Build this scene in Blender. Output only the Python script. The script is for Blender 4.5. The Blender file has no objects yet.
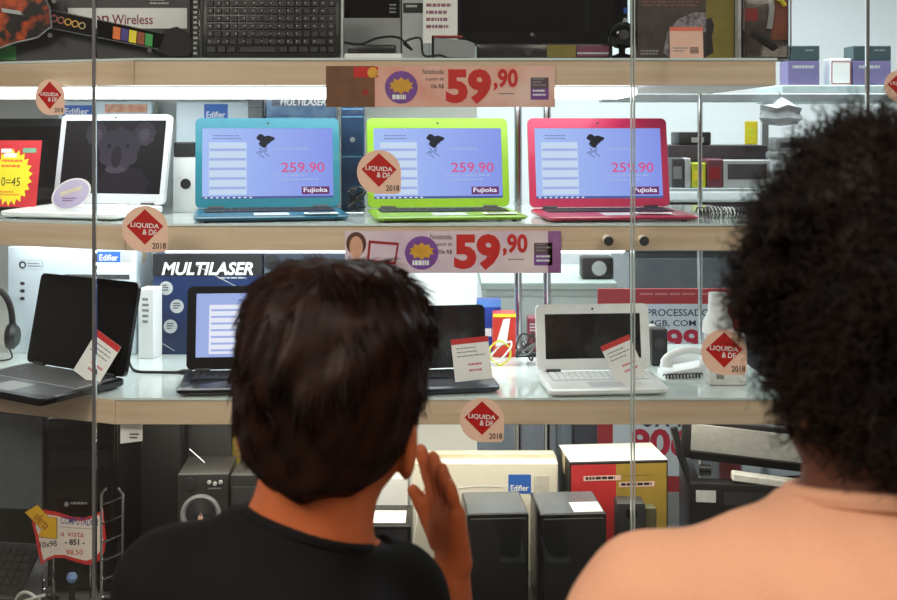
import bpy, bmesh, math, random
import numpy as np
from mathutils import Vector, Matrix

random.seed(7); np.random.seed(7)
SC = bpy.context.scene
COL = SC.collection
PI = math.pi

# ------------------------------------------------------------------ camera
F, CX, CY, HC = 1150.0, 448.5, 130.0, 1.55     # focal length in px, horizon row, eye height
cam_d = bpy.data.cameras.new('camera')
cam = bpy.data.objects.new('camera', cam_d); COL.objects.link(cam)
cam.location = (0, 0, HC); cam.rotation_euler = (PI/2, 0, 0)
cam_d.sensor_width = 36.0
cam_d.lens = F/897.0*36.0
cam_d.shift_y = -(300.0-CY)/897.0
cam_d.clip_start = 0.05
cam_d.dof.use_dof = True; cam_d.dof.focus_distance = 2.78; cam_d.dof.aperture_fstop = 9.0
SC.camera = cam

# ------------------------------------------------------------------ world, light, exposure
wd = bpy.data.worlds.new('mall_ambient'); SC.world = wd; wd.use_nodes = True
bg = wd.node_tree.nodes['Background']
bg.inputs['Color'].default_value = (1.0, 0.86, 0.72, 1); bg.inputs['Strength'].default_value = 0.13
def area(name, loc, rot, sx, sy, power, col):
    l = bpy.data.lights.new(name, 'AREA'); l.shape = 'RECTANGLE'; l.size = sx; l.size_y = sy
    l.energy = power; l.color = col
    o = bpy.data.objects.new(name, l); COL.objects.link(o); o.location = loc; o.rotation_euler = rot
    return o
area('mall_ceiling_and_fill', (1.1, -0.9, 3.1), (math.radians(18), 0, 0), 2.0, 1.4, 52, (1.0, 0.87, 0.74))
area('mall_ceiling_and_fill', (-2.0, -0.3, 3.1), (math.radians(22), math.radians(-20), 0), 1.6, 1.2, 76, (1.0, 0.89, 0.78))  # left fill added to brighten the lower left, no known fixture there
area('shop_ceiling_light', (0.6, 4.9, 2.9), (0, 0, 0), 4.0, 2.0, 150, (0.90, 0.98, 1.0))
SC.view_settings.view_transform = 'Standard'; SC.view_settings.look = 'None'
SC.view_settings.exposure = 0.0; SC.view_settings.gamma = 1.0
SC.view_settings.use_curve_mapping = False

# ------------------------------------------------------------------ helpers
def WX(px, Y): return (px-CX)*Y/F
def HZ(py, Y): return HC-(py-CY)*Y/F
def P(px, py, Y): return Vector((WX(px, Y), Y, HZ(py, Y)))
def lin(c):
    out = []
    for v in c:
        v /= 255.0
        out.append(v/12.92 if v <= 0.04045 else ((v+0.055)/1.055)**2.4)
    return (*out, 1.0)

MATS = {}
def M(name, rgb, rough=0.5, metal=0.0, emit=0.0, var=0.10, scale=30.0, bump=0.0, rgb2=None, spec=0.5, coat=0.0, stretch=None):
    """procedural material: base colour with a noise variation, optional bump"""
    if name in MATS: return MATS[name]
    m = bpy.data.materials.new(name); m.use_nodes = True; nt = m.node_tree
    b = nt.nodes['Principled BSDF']
    tc = nt.nodes.new('ShaderNodeTexCoord'); nz = nt.nodes.new('ShaderNodeTexNoise')
    nz.inputs['Scale'].default_value = scale; nz.inputs['Detail'].default_value = 4
    src = tc.outputs['Object']
    if stretch:
        mp = nt.nodes.new('ShaderNodeMapping'); mp.inputs['Scale'].default_value = stretch
        nt.links.new(src, mp.inputs['Vector']); src = mp.outputs['Vector']
    nt.links.new(src, nz.inputs['Vector'])
    rp = nt.nodes.new('ShaderNodeValToRGB')
    c = lin(rgb)
    if rgb2 is None:
        c0 = tuple(max(0, x*(1-var)) for x in c[:3])+(1,); c1 = tuple(min(1, x*(1+var)) for x in c[:3])+(1,)
    else: c0, c1 = c, lin(rgb2)
    rp.color_ramp.elements[0].position = 0.3; rp.color_ramp.elements[1].position = 0.7
    rp.color_ramp.elements[0].color = c0; rp.color_ramp.elements[1].color = c1
    nt.links.new(nz.outputs['Fac'], rp.inputs['Fac'])
    nt.links.new(rp.outputs['Color'], b.inputs['Base Color'])
    b.inputs['Roughness'].default_value = rough; b.inputs['Metallic'].default_value = metal
    b.inputs['Specular IOR Level'].default_value = spec
    b.inputs['Coat Weight'].default_value = coat
    if emit > 0:
        nt.links.new(rp.outputs['Color'], b.inputs['Emission Color']); b.inputs['Emission Strength'].default_value = emit
        b.inputs['Base Color'].default_value = (0, 0, 0, 1)
        for l in list(b.inputs['Base Color'].links): nt.links.remove(l)
    if bump > 0:
        bp = nt.nodes.new('ShaderNodeBump'); bp.inputs['Strength'].default_value = bump; bp.inputs['Distance'].default_value = 0.002
        nt.links.new(nz.outputs['Fac'], bp.inputs['Height']); nt.links.new(bp.outputs['Normal'], b.inputs['Normal'])
    MATS[name] = m
    return m

def glass_mat(name, tint=(0.97, 0.985, 0.98), ior=1.45, gloss=(1, 1, 1), rough=0.0, extra=0.0):
    if name in MATS: return MATS[name]
    m = bpy.data.materials.new(name); m.use_nodes = True; nt = m.node_tree
    for n in list(nt.nodes): nt.nodes.remove(n)
    out = nt.nodes.new('ShaderNodeOutputMaterial'); mx = nt.nodes.new('ShaderNodeMixShader')
    tr = nt.nodes.new('ShaderNodeBsdfTransparent'); gl = nt.nodes.new('ShaderNodeBsdfGlossy')
    fr = nt.nodes.new('ShaderNodeFresnel'); fr.inputs['IOR'].default_value = ior
    nz = nt.nodes.new('ShaderNodeTexNoise'); nz.inputs['Scale'].default_value = 3
    rp = nt.nodes.new('ShaderNodeValToRGB')
    rp.color_ramp.elements[0].color = tuple(t*0.985 for t in tint)+(1,); rp.color_ramp.elements[1].color = tuple(tint)+(1,)
    nt.links.new(nz.outputs['Fac'], rp.inputs['Fac']); nt.links.new(rp.outputs['Color'], tr.inputs['Color'])
    gl.inputs['Color'].default_value = (*gloss, 1); gl.inputs['Roughness'].default_value = rough
    fac = fr.outputs['Fac']
    if extra > 0:
        ad = nt.nodes.new('ShaderNodeMath'); ad.operation = 'ADD'; ad.inputs[1].default_value = extra; ad.use_clamp = True
        nt.links.new(fac, ad.inputs[0]); fac = ad.outputs[0]
    nt.links.new(fac, mx.inputs[0])
    nt.links.new(tr.outputs[0], mx.inputs[1]); nt.links.new(gl.outputs[0], mx.inputs[2])
    nt.links.new(mx.outputs[0], out.inputs[0])
    MATS[name] = m
    return m

class MB:
    """collects shapes, then becomes ONE mesh object"""
    def __init__(s): s.v = []; s.f = []
    def add(s, vs, fs, mtx=None):
        o = len(s.v)
        for v in vs:
            v = Vector(v)
            s.v.append(tuple(mtx @ v) if mtx is not None else tuple(v))
        for f in fs: s.f.append([i+o for i in f])
        return s
    def box(s, a, b, mtx=None):
        x0, y0, z0 = a; x1, y1, z1 = b
        vs = [(x0,y0,z0),(x1,y0,z0),(x1,y1,z0),(x0,y1,z0),(x0,y0,z1),(x1,y0,z1),(x1,y1,z1),(x0,y1,z1)]
        return s.add(vs, [(3,2,1,0),(4,5,6,7),(0,1,5,4),(1,2,6,5),(2,3,7,6),(3,0,4,7)], mtx)
    def rbox(s, a, b, r=0.004, seg=2, mtx=None):
        bm = bmesh.new(); bmesh.ops.create_cube(bm, size=1)
        for v in bm.verts:
            v.co = Vector([(a[i]+b[i])/2 + v.co[i]*(b[i]-a[i]) for i in range(3)])
        r = min(r, 0.45*min(abs(b[i]-a[i]) for i in range(3)))
        bmesh.ops.bevel(bm, geom=bm.edges[:], offset=r, segments=seg, profile=0.5, affect='EDGES')
        bm.verts.index_update()
        vs = [v.co.copy() for v in bm.verts]; fs = [[v.index for v in f.verts] for f in bm.faces]
        bm.free(); return s.add(vs, fs, mtx)
    def prism(s, pts, w0, w1, mtx=None):
        """polygon pts (u,v) extruded along w"""
        n = len(pts); vs = [(p[0], p[1], w0) for p in pts]+[(p[0], p[1], w1) for p in pts]
        fs = [list(range(n))[::-1], list(range(n, 2*n))]+[(i, (i+1) % n, n+(i+1) % n, n+i) for i in range(n)]
        return s.add(vs, fs, mtx)
    def ring(s, po, pi_, w0, w1, mtx=None):
        n = len(po)
        vs = [(p[0],p[1],w0) for p in po]+[(p[0],p[1],w0) for p in pi_]+[(p[0],p[1],w1) for p in po]+[(p[0],p[1],w1) for p in pi_]
        fs = []
        for i in range(n):
            j = (i+1) % n
            fs += [(2*n+i, 2*n+j, 3*n+j, 3*n+i), (j, i, n+i, n+j), (i, j, 2*n+j, 2*n+i), (n+j, n+i, 3*n+i, 3*n+j)]
        return s.add(vs, fs, mtx)
    def cyl(s, p0, p1, r0, r1=None, n=16, mtx=None):
        r1 = r0 if r1 is None else r1
        p0, p1 = Vector(p0), Vector(p1); d = (p1-p0).normalized()
        a = d.orthogonal().normalized(); b = d.cross(a)
        vs = []
        for p, r in ((p0, r0), (p1, r1)):
            for i in range(n):
                t = 2*PI*i/n; vs.append(p+a*(r*math.cos(t))+b*(r*math.sin(t)))
        fs = [list(range(n))[::-1], list(range(n, 2*n))]+[(i, (i+1) % n, n+(i+1) % n, n+i) for i in range(n)]
        return s.add(vs, fs, mtx)
    def lathe(s, prof, n=24, mtx=None):
        """profile (r, z) turned about z"""
        vs = []; fs = []
        for r, z in prof:
            for i in range(n):
                t = 2*PI*i/n; vs.append((r*math.cos(t), r*math.sin(t), z))
        for k in range(len(prof)-1):
            for i in range(n):
                j = (i+1) % n; fs.append((k*n+i, k*n+j, (k+1)*n+j, (k+1)*n+i))
        fs.append(list(range(n))[::-1]); fs.append(list(range((len(prof)-1)*n, len(prof)*n)))
        return s.add(vs, fs, mtx)
    def tube(s, pts, r, n=6, mtx=None, taper=None):
        pts = [Vector(p) for p in pts]; vs = []; fs = []
        up = None
        for i, p in enumerate(pts):
            d = (pts[min(i+1, len(pts)-1)]-pts[max(i-1, 0)])
            d = d.normalized() if d.length > 1e-9 else Vector((0, 0, 1))
            if up is None: up = d.orthogonal().normalized()
            up = (up-d*up.dot(d)); up = up.normalized() if up.length > 1e-6 else d.orthogonal().normalized()
            b = d.cross(up)
            rr = r if taper is None else r*(taper[0]+(taper[1]-taper[0])*i/(len(pts)-1))
            for k in range(n):
                t = 2*PI*k/n; vs.append(p+up*(rr*math.cos(t))+b*(rr*math.sin(t)))
        for i in range(len(pts)-1):
            for k in range(n):
                j = (k+1) % n; fs.append((i*n+k, i*n+j, (i+1)*n+j, (i+1)*n+k))
        fs.append(list(range(n))[::-1]); fs.append(list(range((len(pts)-1)*n, len(pts)*n)))
        return s.add(vs, fs, mtx)
    def build(s, name, mat, parent=None, smooth=False):
        me = bpy.data.meshes.new(name); me.from_pydata(s.v, [], s.f)
        if smooth:
            me.shade_smooth()
            try: me.set_sharp_from_angle(angle=math.radians(40))
            except Exception: pass
        return link(name, me, mat, parent)

def link(name, me, mat, parent=None):
    o = bpy.data.objects.new(name, me); COL.objects.link(o)
    if mat is not None:
        if len(me.materials) == 0: me.materials.append(mat)
    if parent is not None: o.parent = parent
    return o
def tag(o, label=None, cat=None, group=None, kind=None):
    if label: o['label'] = label
    if cat: o['category'] = cat
    if group: o['group'] = group
    if kind: o['kind'] = kind
    return o
def thing(name, label, cat, loc=(0,0,0), rotz=0.0, group=None, rot=None):
    o = bpy.data.objects.new(name, None); COL.objects.link(o); o.empty_display_size = 0.05
    o.location = loc; o.rotation_euler = rot if rot else (0, 0, rotz)
    return tag(o, label, cat, group)
def struct(name, mb, mat, label=None, parent=None):
    o = mb.build(name, mat, parent); o['kind'] = 'structure'
    if label: o['label'] = label
    return o
def frame(origin, right, up):
    r = Vector(right).normalized(); u = Vector(up).normalized(); n = r.cross(u)
    return Matrix(((r.x, u.x, n.x, origin[0]), (r.y, u.y, n.y, origin[1]), (r.z, u.z, n.z, origin[2]), (0, 0, 0, 1)))
def front(x=0, y=0, z=0): return frame((x, y, z), (1, 0, 0), (0, 0, 1))      # u right, v up, w towards the viewer
def circ(cu, cv, r, n=24, ry=None):
    ry = r if ry is None else ry
    return [(cu+r*math.cos(2*PI*i/n), cv+ry*math.sin(2*PI*i/n)) for i in range(n)]
def rrect(u0, v0, u1, v1, r, seg=4):
    pts = []
    for cx, cy, a0 in ((u1-r, v0+r, -90), (u1-r, v1-r, 0), (u0+r, v1-r, 90), (u0+r, v0+r, 180)):
        for i in range(seg+1):
            a = math.radians(a0+90*i/seg); pts.append((cx+r*math.cos(a), cy+r*math.sin(a)))
    return pts
def feet(par, spots, z1, r=0.009):
    for x, y in spots: MB().cyl((x, y, 0), (x, y, z1), r, n=10).build('rubber_foot', BLACK, par)
PT = 0.0004
def q(name, par, Mx, u0, v0, u1, v1, mat, w=0.0002, th=PT):
    return MB().prism([(u0,v0),(u1,v0),(u1,v1),(u0,v1)], w, w+th, Mx).build(name, mat, par)
def poly(name, par, Mx, pts, mat, w=0.0002, th=PT):
    return MB().prism(pts, w, w+th, Mx).build(name, mat, par)
def lines(name, par, Mx, u0, v0, u1, v1, n, mat, w=0.0002, fill=0.45, ragged=0.35, dash=True):
    """small print too fine to read: rows of short dashes"""
    mb = MB(); dv = (v1-v0)/n
    for i in range(n):
        y1 = v1-dv*i; y0 = y1-dv*fill; u = u0; end = u1-(u1-u0)*ragged*random.random()
        while u < end:
            L = (u1-u0)*random.uniform(0.06, 0.2) if dash else (end-u0)
            e = min(u+L, end); mb.prism([(u,y0),(e,y0),(e,y1),(u,y1)], w, w+PT, Mx); u = e+(u1-u0)*0.03
    return mb.build(name, mat, par)
_TXT = {}
def text_mesh(s, bold, shear):
    key = (s, bold, shear)
    if key not in _TXT:
        cu = bpy.data.curves.new('t', 'FONT'); cu.body = s; cu.size = 1.0; cu.offset = bold; cu.shear = shear
        cu.resolution_u = 3; cu.fill_mode = 'FRONT'
        o = bpy.data.objects.new('t', cu); COL.objects.link(o)
        dg = bpy.context.evaluated_depsgraph_get(); dg.update()
        me = bpy.data.meshes.new_from_object(o.evaluated_get(dg))
        co = [tuple(v.co) for v in me.vertices]; fs = [list(p.vertices) for p in me.polygons]
        bpy.data.objects.remove(o); bpy.data.curves.remove(cu); bpy.data.meshes.remove(me)
        _TXT[key] = (co, fs)
    return _TXT[key]
def text(name, par, Mx, s, u0, v0, u1, v1, mat, w=0.0005, bold=0.0, shear=0.0, rot=0.0):
    """lettering fitted into the box u0..u1, v0..v1"""
    co, fs = text_mesh(s, bold, shear)
    xs = [c[0] for c in co]; ys = [c[1] for c in co]
    x0, x1, y0, y1 = min(xs), max(xs), min(ys), max(ys)
    mb = MB(); cu, cv = (u0+u1)/2, (v0+v1)/2; out = []
    for c in co:
        u = (c[0]-x0)/(x1-x0)*(u1-u0)+u0; v = (c[1]-y0)/(y1-y0)*(v1-v0)+v0
        if rot:
            a = math.radians(rot); du, dv = u-cu, v-cv
            u, v = cu+du*math.cos(a)-dv*math.sin(a), cv+du*math.sin(a)+dv*math.cos(a)
        out.append((u, v, w))
    mb.add(out, fs, Mx)
    return mb.build(name, mat, par)
def spline(pts, n=10):
    pts = [Vector(p) for p in pts]; out = []
    for i in range(len(pts)-1):
        p0 = pts[max(i-1,0)]; p1 = pts[i]; p2 = pts[i+1]; p3 = pts[min(i+2, len(pts)-1)]
        for k in range(n):
            t = k/n
            out.append(0.5*((2*p1)+(p2-p0)*t+(2*p0-5*p1+4*p2-p3)*t*t+(3*p1-p0-3*p2+p3)*t**3))
    out.append(pts[-1]); return out

# ------------------------------------------------------------------ materials
WHITE = M('white_card', (236, 238, 238), 0.55, var=0.03)
PAPER = M('paper_white', (240, 240, 236), 0.7, var=0.03)
BLACK = M('black_plastic', (20, 20, 22), 0.35, var=0.25)
GLOSSB = M('gloss_black', (14, 13, 14), 0.12, var=0.2)
DARK = M('dark_grey_plastic', (46, 46, 48), 0.45, var=0.2)
GREY = M('grey_plastic', (140, 143, 146), 0.5, var=0.08)
LGREY = M('light_grey_plastic', (186, 189, 190), 0.5, var=0.06)
SILVER = M('silver_metal', (205, 207, 210), 0.22, metal=0.9, var=0.05)
CHROME = M('chrome', (215, 217, 220), 0.12, metal=1.0, var=0.03)
KEYM = M('key_black', (26, 26, 28), 0.5, var=0.2)
INK = M('ink_black', (28, 26, 30), 0.6, var=0.1)
INKG = M('ink_grey', (120, 122, 128), 0.6, var=0.1)
INKB = M('ink_blue', (38, 66, 150), 0.6, var=0.1)
REDP = M('print_red', (198, 32, 30), 0.5, var=0.06)
REDD = M('print_dark_red', (150, 30, 34), 0.5, var=0.1)
PURP = M('print_purple', (120, 70, 150), 0.5, var=0.1)
GOLD = M('print_gold', (214, 158, 50), 0.5, var=0.15)
YEL = M('print_yellow', (246, 226, 50), 0.5, var=0.05)
ORANGE = M('print_orange', (236, 120, 50), 0.5, var=0.1)
GREENP = M('print_green', (60, 160, 80), 0.5, var=0.1)
BLUEL = M('label_blue', (52, 104, 190), 0.5, var=0.06)
NAVY = M('carton_navy', (26, 36, 70), 0.4, var=0.2, rgb2=(34, 52, 96), scale=8)
CABLE = M('cable_black', (18, 18, 18), 0.5, var=0.2)
PINKC = M('card_pink', (238, 190, 170), 0.6, var=0.05)
OLIVE = M('carton_olive', (122, 108, 36), 0.5, var=0.12)
LAMPW = M('lamp_diffuser_warm', (255, 246, 226), 0.5, emit=4.6, var=0.0)
LAMP = M('lamp_diffuser', (250, 254, 255), 0.5, emit=5.0, var=0.0)
CLEAR = glass_mat('clear_plastic', (0.96, 0.97, 0.97), 1.4, rough=0.08)

ZT, ZM, ZB, ZD = 1.717, 1.333, 0.929, 0.40       # shelf heights: top, middle, lower, window deck
# ------------------------------------------------------------------ the setting
FLOOR = M('floor_tile', (112, 106, 100), 0.35, var=0.06, scale=6)
WALLW = M('wall_white_paint', (232, 238, 240), 0.6, var=0.02, scale=4)
CEIL = M('ceiling_white', (235, 236, 234), 0.7, var=0.02)
PANEL = M('white_laminate', (244, 246, 244), 0.4, var=0.015, scale=5)
WOOD = M('maple_edge', (208, 178, 146), 0.38, rgb2=(220, 198, 172), scale=5, stretch=(0.6, 1, 14), coat=0.3)
WOODB = M('shelf_board_white', (232, 230, 224), 0.5, var=0.03)
GSHEET = M('shelf_glass_sheet', (214, 226, 222), 0.08, var=0.04, scale=4, coat=0.4)
PLINTH = M('plinth_grey', (96, 94, 92), 0.5, var=0.1)

struct('floor', MB().box((-4, -3, -0.05), (5, 7.2, 0)), FLOOR, 'pale stone tile floor of mall and shop')
struct('wall_back', MB().box((-4, 7.05, 0), (5, 7.2, 3.1)), WALLW, 'white rear wall of the shop')
struct('wall_left', MB().box((-4.1, 2.9, 0), (-4, 7.2, 3.1)), WALLW)
struct('wall_right', MB().box((5, 2.2, 0), (5.1, 7.2, 3.1)), WALLW)
struct('ceiling', MB().box((-4, 2.45, 3.05), (5, 7.2, 3.15)), CEIL)

# window glass: three panes, the left one turned back like the shelves
GLASS = glass_mat('window_glass', (0.975, 0.99, 0.985), 1.35)
SEAM = M('pane_seam', (100, 102, 104), 0.35, metal=0.0, var=0.1)
SEAMG = M('pane_edge_green', (176, 192, 188), 0.2, var=0.1)
YG = 2.55
gx = [WX(94, YG), WX(633, YG), WX(868, YG), 2.6]
gl_l = (gx[0]-1.6, YG+1.6*0.38)
def pane(name, a, b, lab):
    a = Vector((a[0], a[1], 0)); b = Vector((b[0], b[1], 0)); d = (b-a).normalized()
    a2 = a+d*0.004; b2 = b-d*0.004
    Mx = frame((a2.x, a2.y, 0.34), d, (0, 0, 1))
    return struct(name, MB().box((0, 0, -0.008), ((b2-a2).length, 2.4, 0), Mx), GLASS, lab)
pane('window_1', gl_l, (gx[0], YG), 'left shop-window glass pane turned slightly back')
pane('window_2', (gx[0], YG), (gx[1], YG), 'wide middle shop-window glass pane')
pane('window_3', (gx[1], YG), (gx[2], YG), 'narrow shop-window pane right of middle')
pane('window_4', (gx[2], YG), (gx[3], YG), 'right shop-window glass pane')
struct('trim_1', MB().box((gx[0]-0.0035, YG-0.003, 0.34), (gx[0]+0.0035, YG+0.011, 2.74)), SEAM, 'grey vertical seam between left and middle panes')
struct('trim_2', MB().box((gx[1]-0.0045, YG-0.003, 0.34), (gx[1]-0.0018, YG+0.011, 2.74)).box((gx[1]+0.0018, YG-0.003, 0.34), (gx[1]+0.0045, YG+0.011, 2.74)), SEAMG, 'pale green glass edges at pane joint')
struct('trim_3', MB().box((gx[2]-0.0025, YG-0.003, 0.34), (gx[2]+0.0025, YG+0.011, 2.74)), SEAM, 'thin grey pane seam at far right')

# plinth / window deck
def plan(kx, depth, xr, inset=0.0, y0=2.67):
    """plan outline of a shelf: left part turned back by 21 degrees, kink at kx"""
    xl = -1.62; yl = y0+(kx-xl)*0.382
    return [(xl, yl+inset), (kx, y0+inset), (xr-inset, y0+inset), (xr-inset, depth), (xl, depth)]
ROTX = Matrix.Identity(4)
struct('floor_deck', MB().prism(plan(-0.77, 3.36, 1.9), 0.0, ZD, ROTX), PLINTH, 'raised grey display deck behind the glass')
struct('trim_4', MB().prism([(gl_l[0]-0.1, gl_l[1]-0.02), (gx[0]-0.01, YG-0.03), (2.6, YG-0.03), (2.6, YG+0.05), (gx[0]+0.01, YG+0.05), (gl_l[0]-0.1, gl_l[1]+0.06)], 0.0, 0.34), PLINTH, 'low grey sill below the window panes')
struct('trim_5', MB().prism([(gl_l[0]-0.1, gl_l[1]-0.02), (gx[0]-0.01, YG-0.03), (2.6, YG-0.03), (2.6, YG+0.05), (gx[0]+0.01, YG+0.05), (gl_l[0]-0.1, gl_l[1]+0.06)], 2.74, 3.15), CEIL, 'white header above the window panes')
# white back panel of the display, right edge behind the middle
struct('wall_display', MB().box((-1.75, 3.36, 0), (WX(477, 3.37), 3.40, 2.75)), PANEL, 'white back panel behind the display shelves')

# ------------------------------------------------------------------ the three shelves
def shelf(z, kx, xr, label, lampspan, lamp_th, lamp_y0, lamp_m=LAMP):
    t = thing('display_shelf', label, 'shelf', (0, 2.67, z-0.062))
    def rel(pts): return [(x, y-2.67) for x, y in pts]
    MB().prism(rel(plan(kx, 3.335, xr, 0.014)), 0.0, 0.055).build('board', WOODB, t)
    # maple fascia boards, one per straight run
    xl = -1.62; a = math.atan(0.382)
    yl = (kx-xl)*0.382
    Lft = math.hypot(kx-xl, yl)
    Mx = frame((xl, yl, 0), (kx-xl, -yl, 0), (0, 0, 1))
    MB().rbox((0.0, -0.001, -0.0135), (Lft-0.001, 0.056, 0.0), 0.0012, 1, Mx).build('fascia', WOOD, t)
    MB().rbox((kx+0.001, 0.0, -0.001), (xr, 0.0135, 0.056), 0.0012, 1).build('fascia', WOOD, t)
    MB().rbox((xr-0.0135, 0.0140, -0.001), (xr, 0.66, 0.056), 0.0012, 1).build('fascia', WOOD, t)
    # glass cover sheets
    pl = rel(plan(kx, 3.335, xr, 0.0)); mid = kx
    MB().prism([pl[0], pl[1], (mid-0.0005, 0.665), pl[4]], 0.0563, 0.062).build('glass_sheet', GSHEET, t)
    MB().prism([(mid+0.0005, pl[1][1]-0.004), (pl[2][0]+0.002, -0.004), (pl[3][0]+0.002, 0.665), (mid+0.0005, 0.665)], 0.0563, 0.062).build('glass_sheet', GSHEET, t)
    # lamp below
    l = thing('shelf_lamp', 'slim white fluorescent light under the '+label.split(' with ')[0], 'lamp', (0, lamp_y0, z-0.0635))
    x0, x1 = lampspan
    hs = 0.012
    MB().box((x0, 0.01, -0.002), (x1, 0.29, 0.0)).build('housing', LGREY, l)
    MB().rbox((x0+0.003, 0.003, -lamp_th), (x1-0.003, 0.297, -0.0022), 0.004, 1).build('diffuser', lamp_m, l)
    return t
shelf(ZT, WX(134, 2.67), WX(776, 2.67), 'top maple-edged shelf with keyboards and game boxes', (-1.25, WX(634, 2.80)), 0.022, 2.73)
shelf(ZM, WX(125, 2.67), WX(775, 2.67), 'middle maple-edged shelf with coloured laptops', (WX(152, 2.76), WX(633, 2.76)), 0.026, 2.86)
shelf(ZB, WX(115, 2.67), WX(789, 2.67), 'lowest maple-edged shelf with black and white laptops', (-0.80, WX(760, 2.76)), 0.016, 2.74, LAMPW)
for zz, x0, x1, lab, mm in ((ZM, -1.22, WX(148, 2.9), 'added hidden fill light under the left end of middle shelf', LAMP), (ZB, -1.22, -0.83, 'short white light under the left end of lowest shelf', LAMP)):  # middle-shelf one is an added hidden fill that brightens the large carton
    l = thing('shelf_lamp', lab, 'lamp', (0, 2.98, zz-0.0635))
    MB().box((x0, 0.01, -0.002), (x1, 0.21, 0.0)).build('housing', LGREY, l); MB().rbox((x0+0.003, 0.003, -0.014), (x1-0.003, 0.217, -0.0022), 0.004, 1).build('diffuser', mm, l)
# chrome uprights carrying the shelves
for i, (px, Y, lab) in enumerate(((547, 3.345, 'chrome upright post behind green and pink laptops'), (518, 3.345, 'chrome upright post left of the white laptop'),
                                  (700, 3.345, 'chrome upright post at the right shelf end'))):
    t = thing('upright_post', lab, 'post', (WX(px, Y), Y, ZD), group=None)
    MB().cyl((0, 0, 0.004), (0, 0, 2.64), 0.011 if i < 2 else 0.006, n=14).build('pole', CHROME, t, True)
    MB().cyl((0, 0, 0), (0, 0, 0.006), 0.03, n=20).build('foot_flange', CHROME, t, True)
# ------------------------------------------------------------------ laptops
def emis(name, rgb, s=1.0, rgb2=None, axis=0):
    """lit screen picture colour: emitting, with a soft gradient across the panel"""
    if name in MATS: return MATS[name]
    m = bpy.data.materials.new(name); m.use_nodes = True; nt = m.node_tree; b = nt.nodes['Principled BSDF']
    b.inputs['Base Color'].default_value = (0.01, 0.01, 0.01, 1); b.inputs['Roughness'].default_value = 0.35; b.inputs['Specular IOR Level'].default_value = 0.06
    tc = nt.nodes.new('ShaderNodeTexCoord'); sp = nt.nodes.new('ShaderNodeSeparateXYZ'); rp = nt.nodes.new('ShaderNodeValToRGB')
    nt.links.new(tc.outputs['Generated'], sp.inputs[0]); nt.links.new(sp.outputs[axis], rp.inputs[0])
    rp.color_ramp.elements[0].color = lin(rgb); rp.color_ramp.elements[1].color = lin(rgb2 or rgb)
    nt.links.new(rp.outputs[0], b.inputs['Emission Color']); b.inputs['Emission Strength'].default_value = s
    MATS[name] = m; return m
S_DESK = emis('screen_desktop', (172, 196, 252), 1.0, (136, 152, 238))
S_DOC = emis('screen_document', (208, 226, 252), 0.95)
S_BAND = emis('screen_band', (168, 184, 240), 0.95)
S_LINE = emis('screen_print', (120, 130, 190), 0.8)
S_BAR = emis('screen_taskbar', (86, 104, 170), 0.8)
S_PRICE = emis('screen_price_pink', (226, 92, 150), 0.9)
S_TAGP = emis('screen_tag_purple', (120, 50, 120), 0.8)
S_WHITE = emis('screen_white', (240, 240, 255), 1.0)
S_INK = emis('screen_ink', (22, 24, 40), 0.8)
S_KBG = emis('screen_koala_bg', (30, 22, 32), 0.7, (22, 17, 26))
S_OFF = M('screen_off', (22, 21, 23), 0.10, var=0.2, spec=0.5)
S_OFFM = M('screen_off_matte', (30, 29, 31), 0.22, var=0.2)

def desk_screen(par, Mx, sw, sh, logo=True):
    U = lambda a: -sw/2+a*sw
    V = lambda b: b*sh
    q('taskbar', par, Mx, U(0.0), V(0.0), U(1), V(0.035), S_BAR)
    ic = MB()
    for k in range(9): ic.prism([(U(0.02+k*0.042), V(0.010)), (U(0.038+k*0.042), V(0.010)), (U(0.038+k*0.042), V(0.026)), (U(0.02+k*0.042), V(0.026))], 0.0007, 0.001, Mx)
    ic.build('taskbar_icons', S_WHITE, par)
    q('document_sheet', par, Mx, U(0.05), V(0.06), U(0.335), V(0.80), S_DOC)
    for k in range(5):
        v = 0.70-0.135*k; q('document_band', par, Mx, U(0.055), V(v-0.025), U(0.33), V(v+0.012), S_BAND, w=0.0007)
    lines('heading_lines', par, Mx, U(0.08), V(0.82), U(0.30), V(0.90), 2, S_LINE, fill=0.3)
    lines('small_print', par, Mx, U(0.55), V(0.22), U(0.92), V(0.34), 2, S_BAND, fill=0.4)
    lines('small_print', par, Mx, U(0.55), V(0.66), U(0.86), V(0.72), 1, S_BAND, fill=0.5)
    # ink-splash emblem
    c = (U(0.475), V(0.83)); blob = []
    for i in range(20):
        a = 2*PI*i/20; r = 0.037*sw/0.34*(1+0.28*math.sin(3*a+0.6)+0.12*math.sin(7*a)); blob.append((c[0]+r*0.55*math.cos(a), c[1]+r*0.42*math.sin(a)))
    poly('splash_emblem', par, Mx, blob, S_INK, w=0.0004)
    tb = MB()
    for k, (a, b_, d) in enumerate(((0.445, 0.80, -1), (0.43, 0.72, 1), (0.45, 0.66, -1), (0.47, 0.74, 1), (0.49, 0.68, -1))):
        pts = []
        for i in range(9):
            t = i/8; pts.append(Mx @ Vector((U(a)+d*0.006*math.sin(t*5), V(b_)-t*0.016, 0.0006)))
        tb.tube(pts, 0.0009, 4)
    tb.build('splash_tendrils', S_INK, par)
    text('price_digits', par, Mx, '259.90', U(0.60), V(0.37), U(0.935), V(0.51), S_PRICE, bold=0.012)
    q('shop_tag', par, Mx, U(0.755), V(0.055), U(0.97), V(0.165), S_TAGP)
    text('shop_tag_lettering', par, Mx, 'Fujioka', U(0.77), V(0.065), U(0.955), V(0.15), S_WHITE, w=0.0009, bold=0.02)

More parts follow.
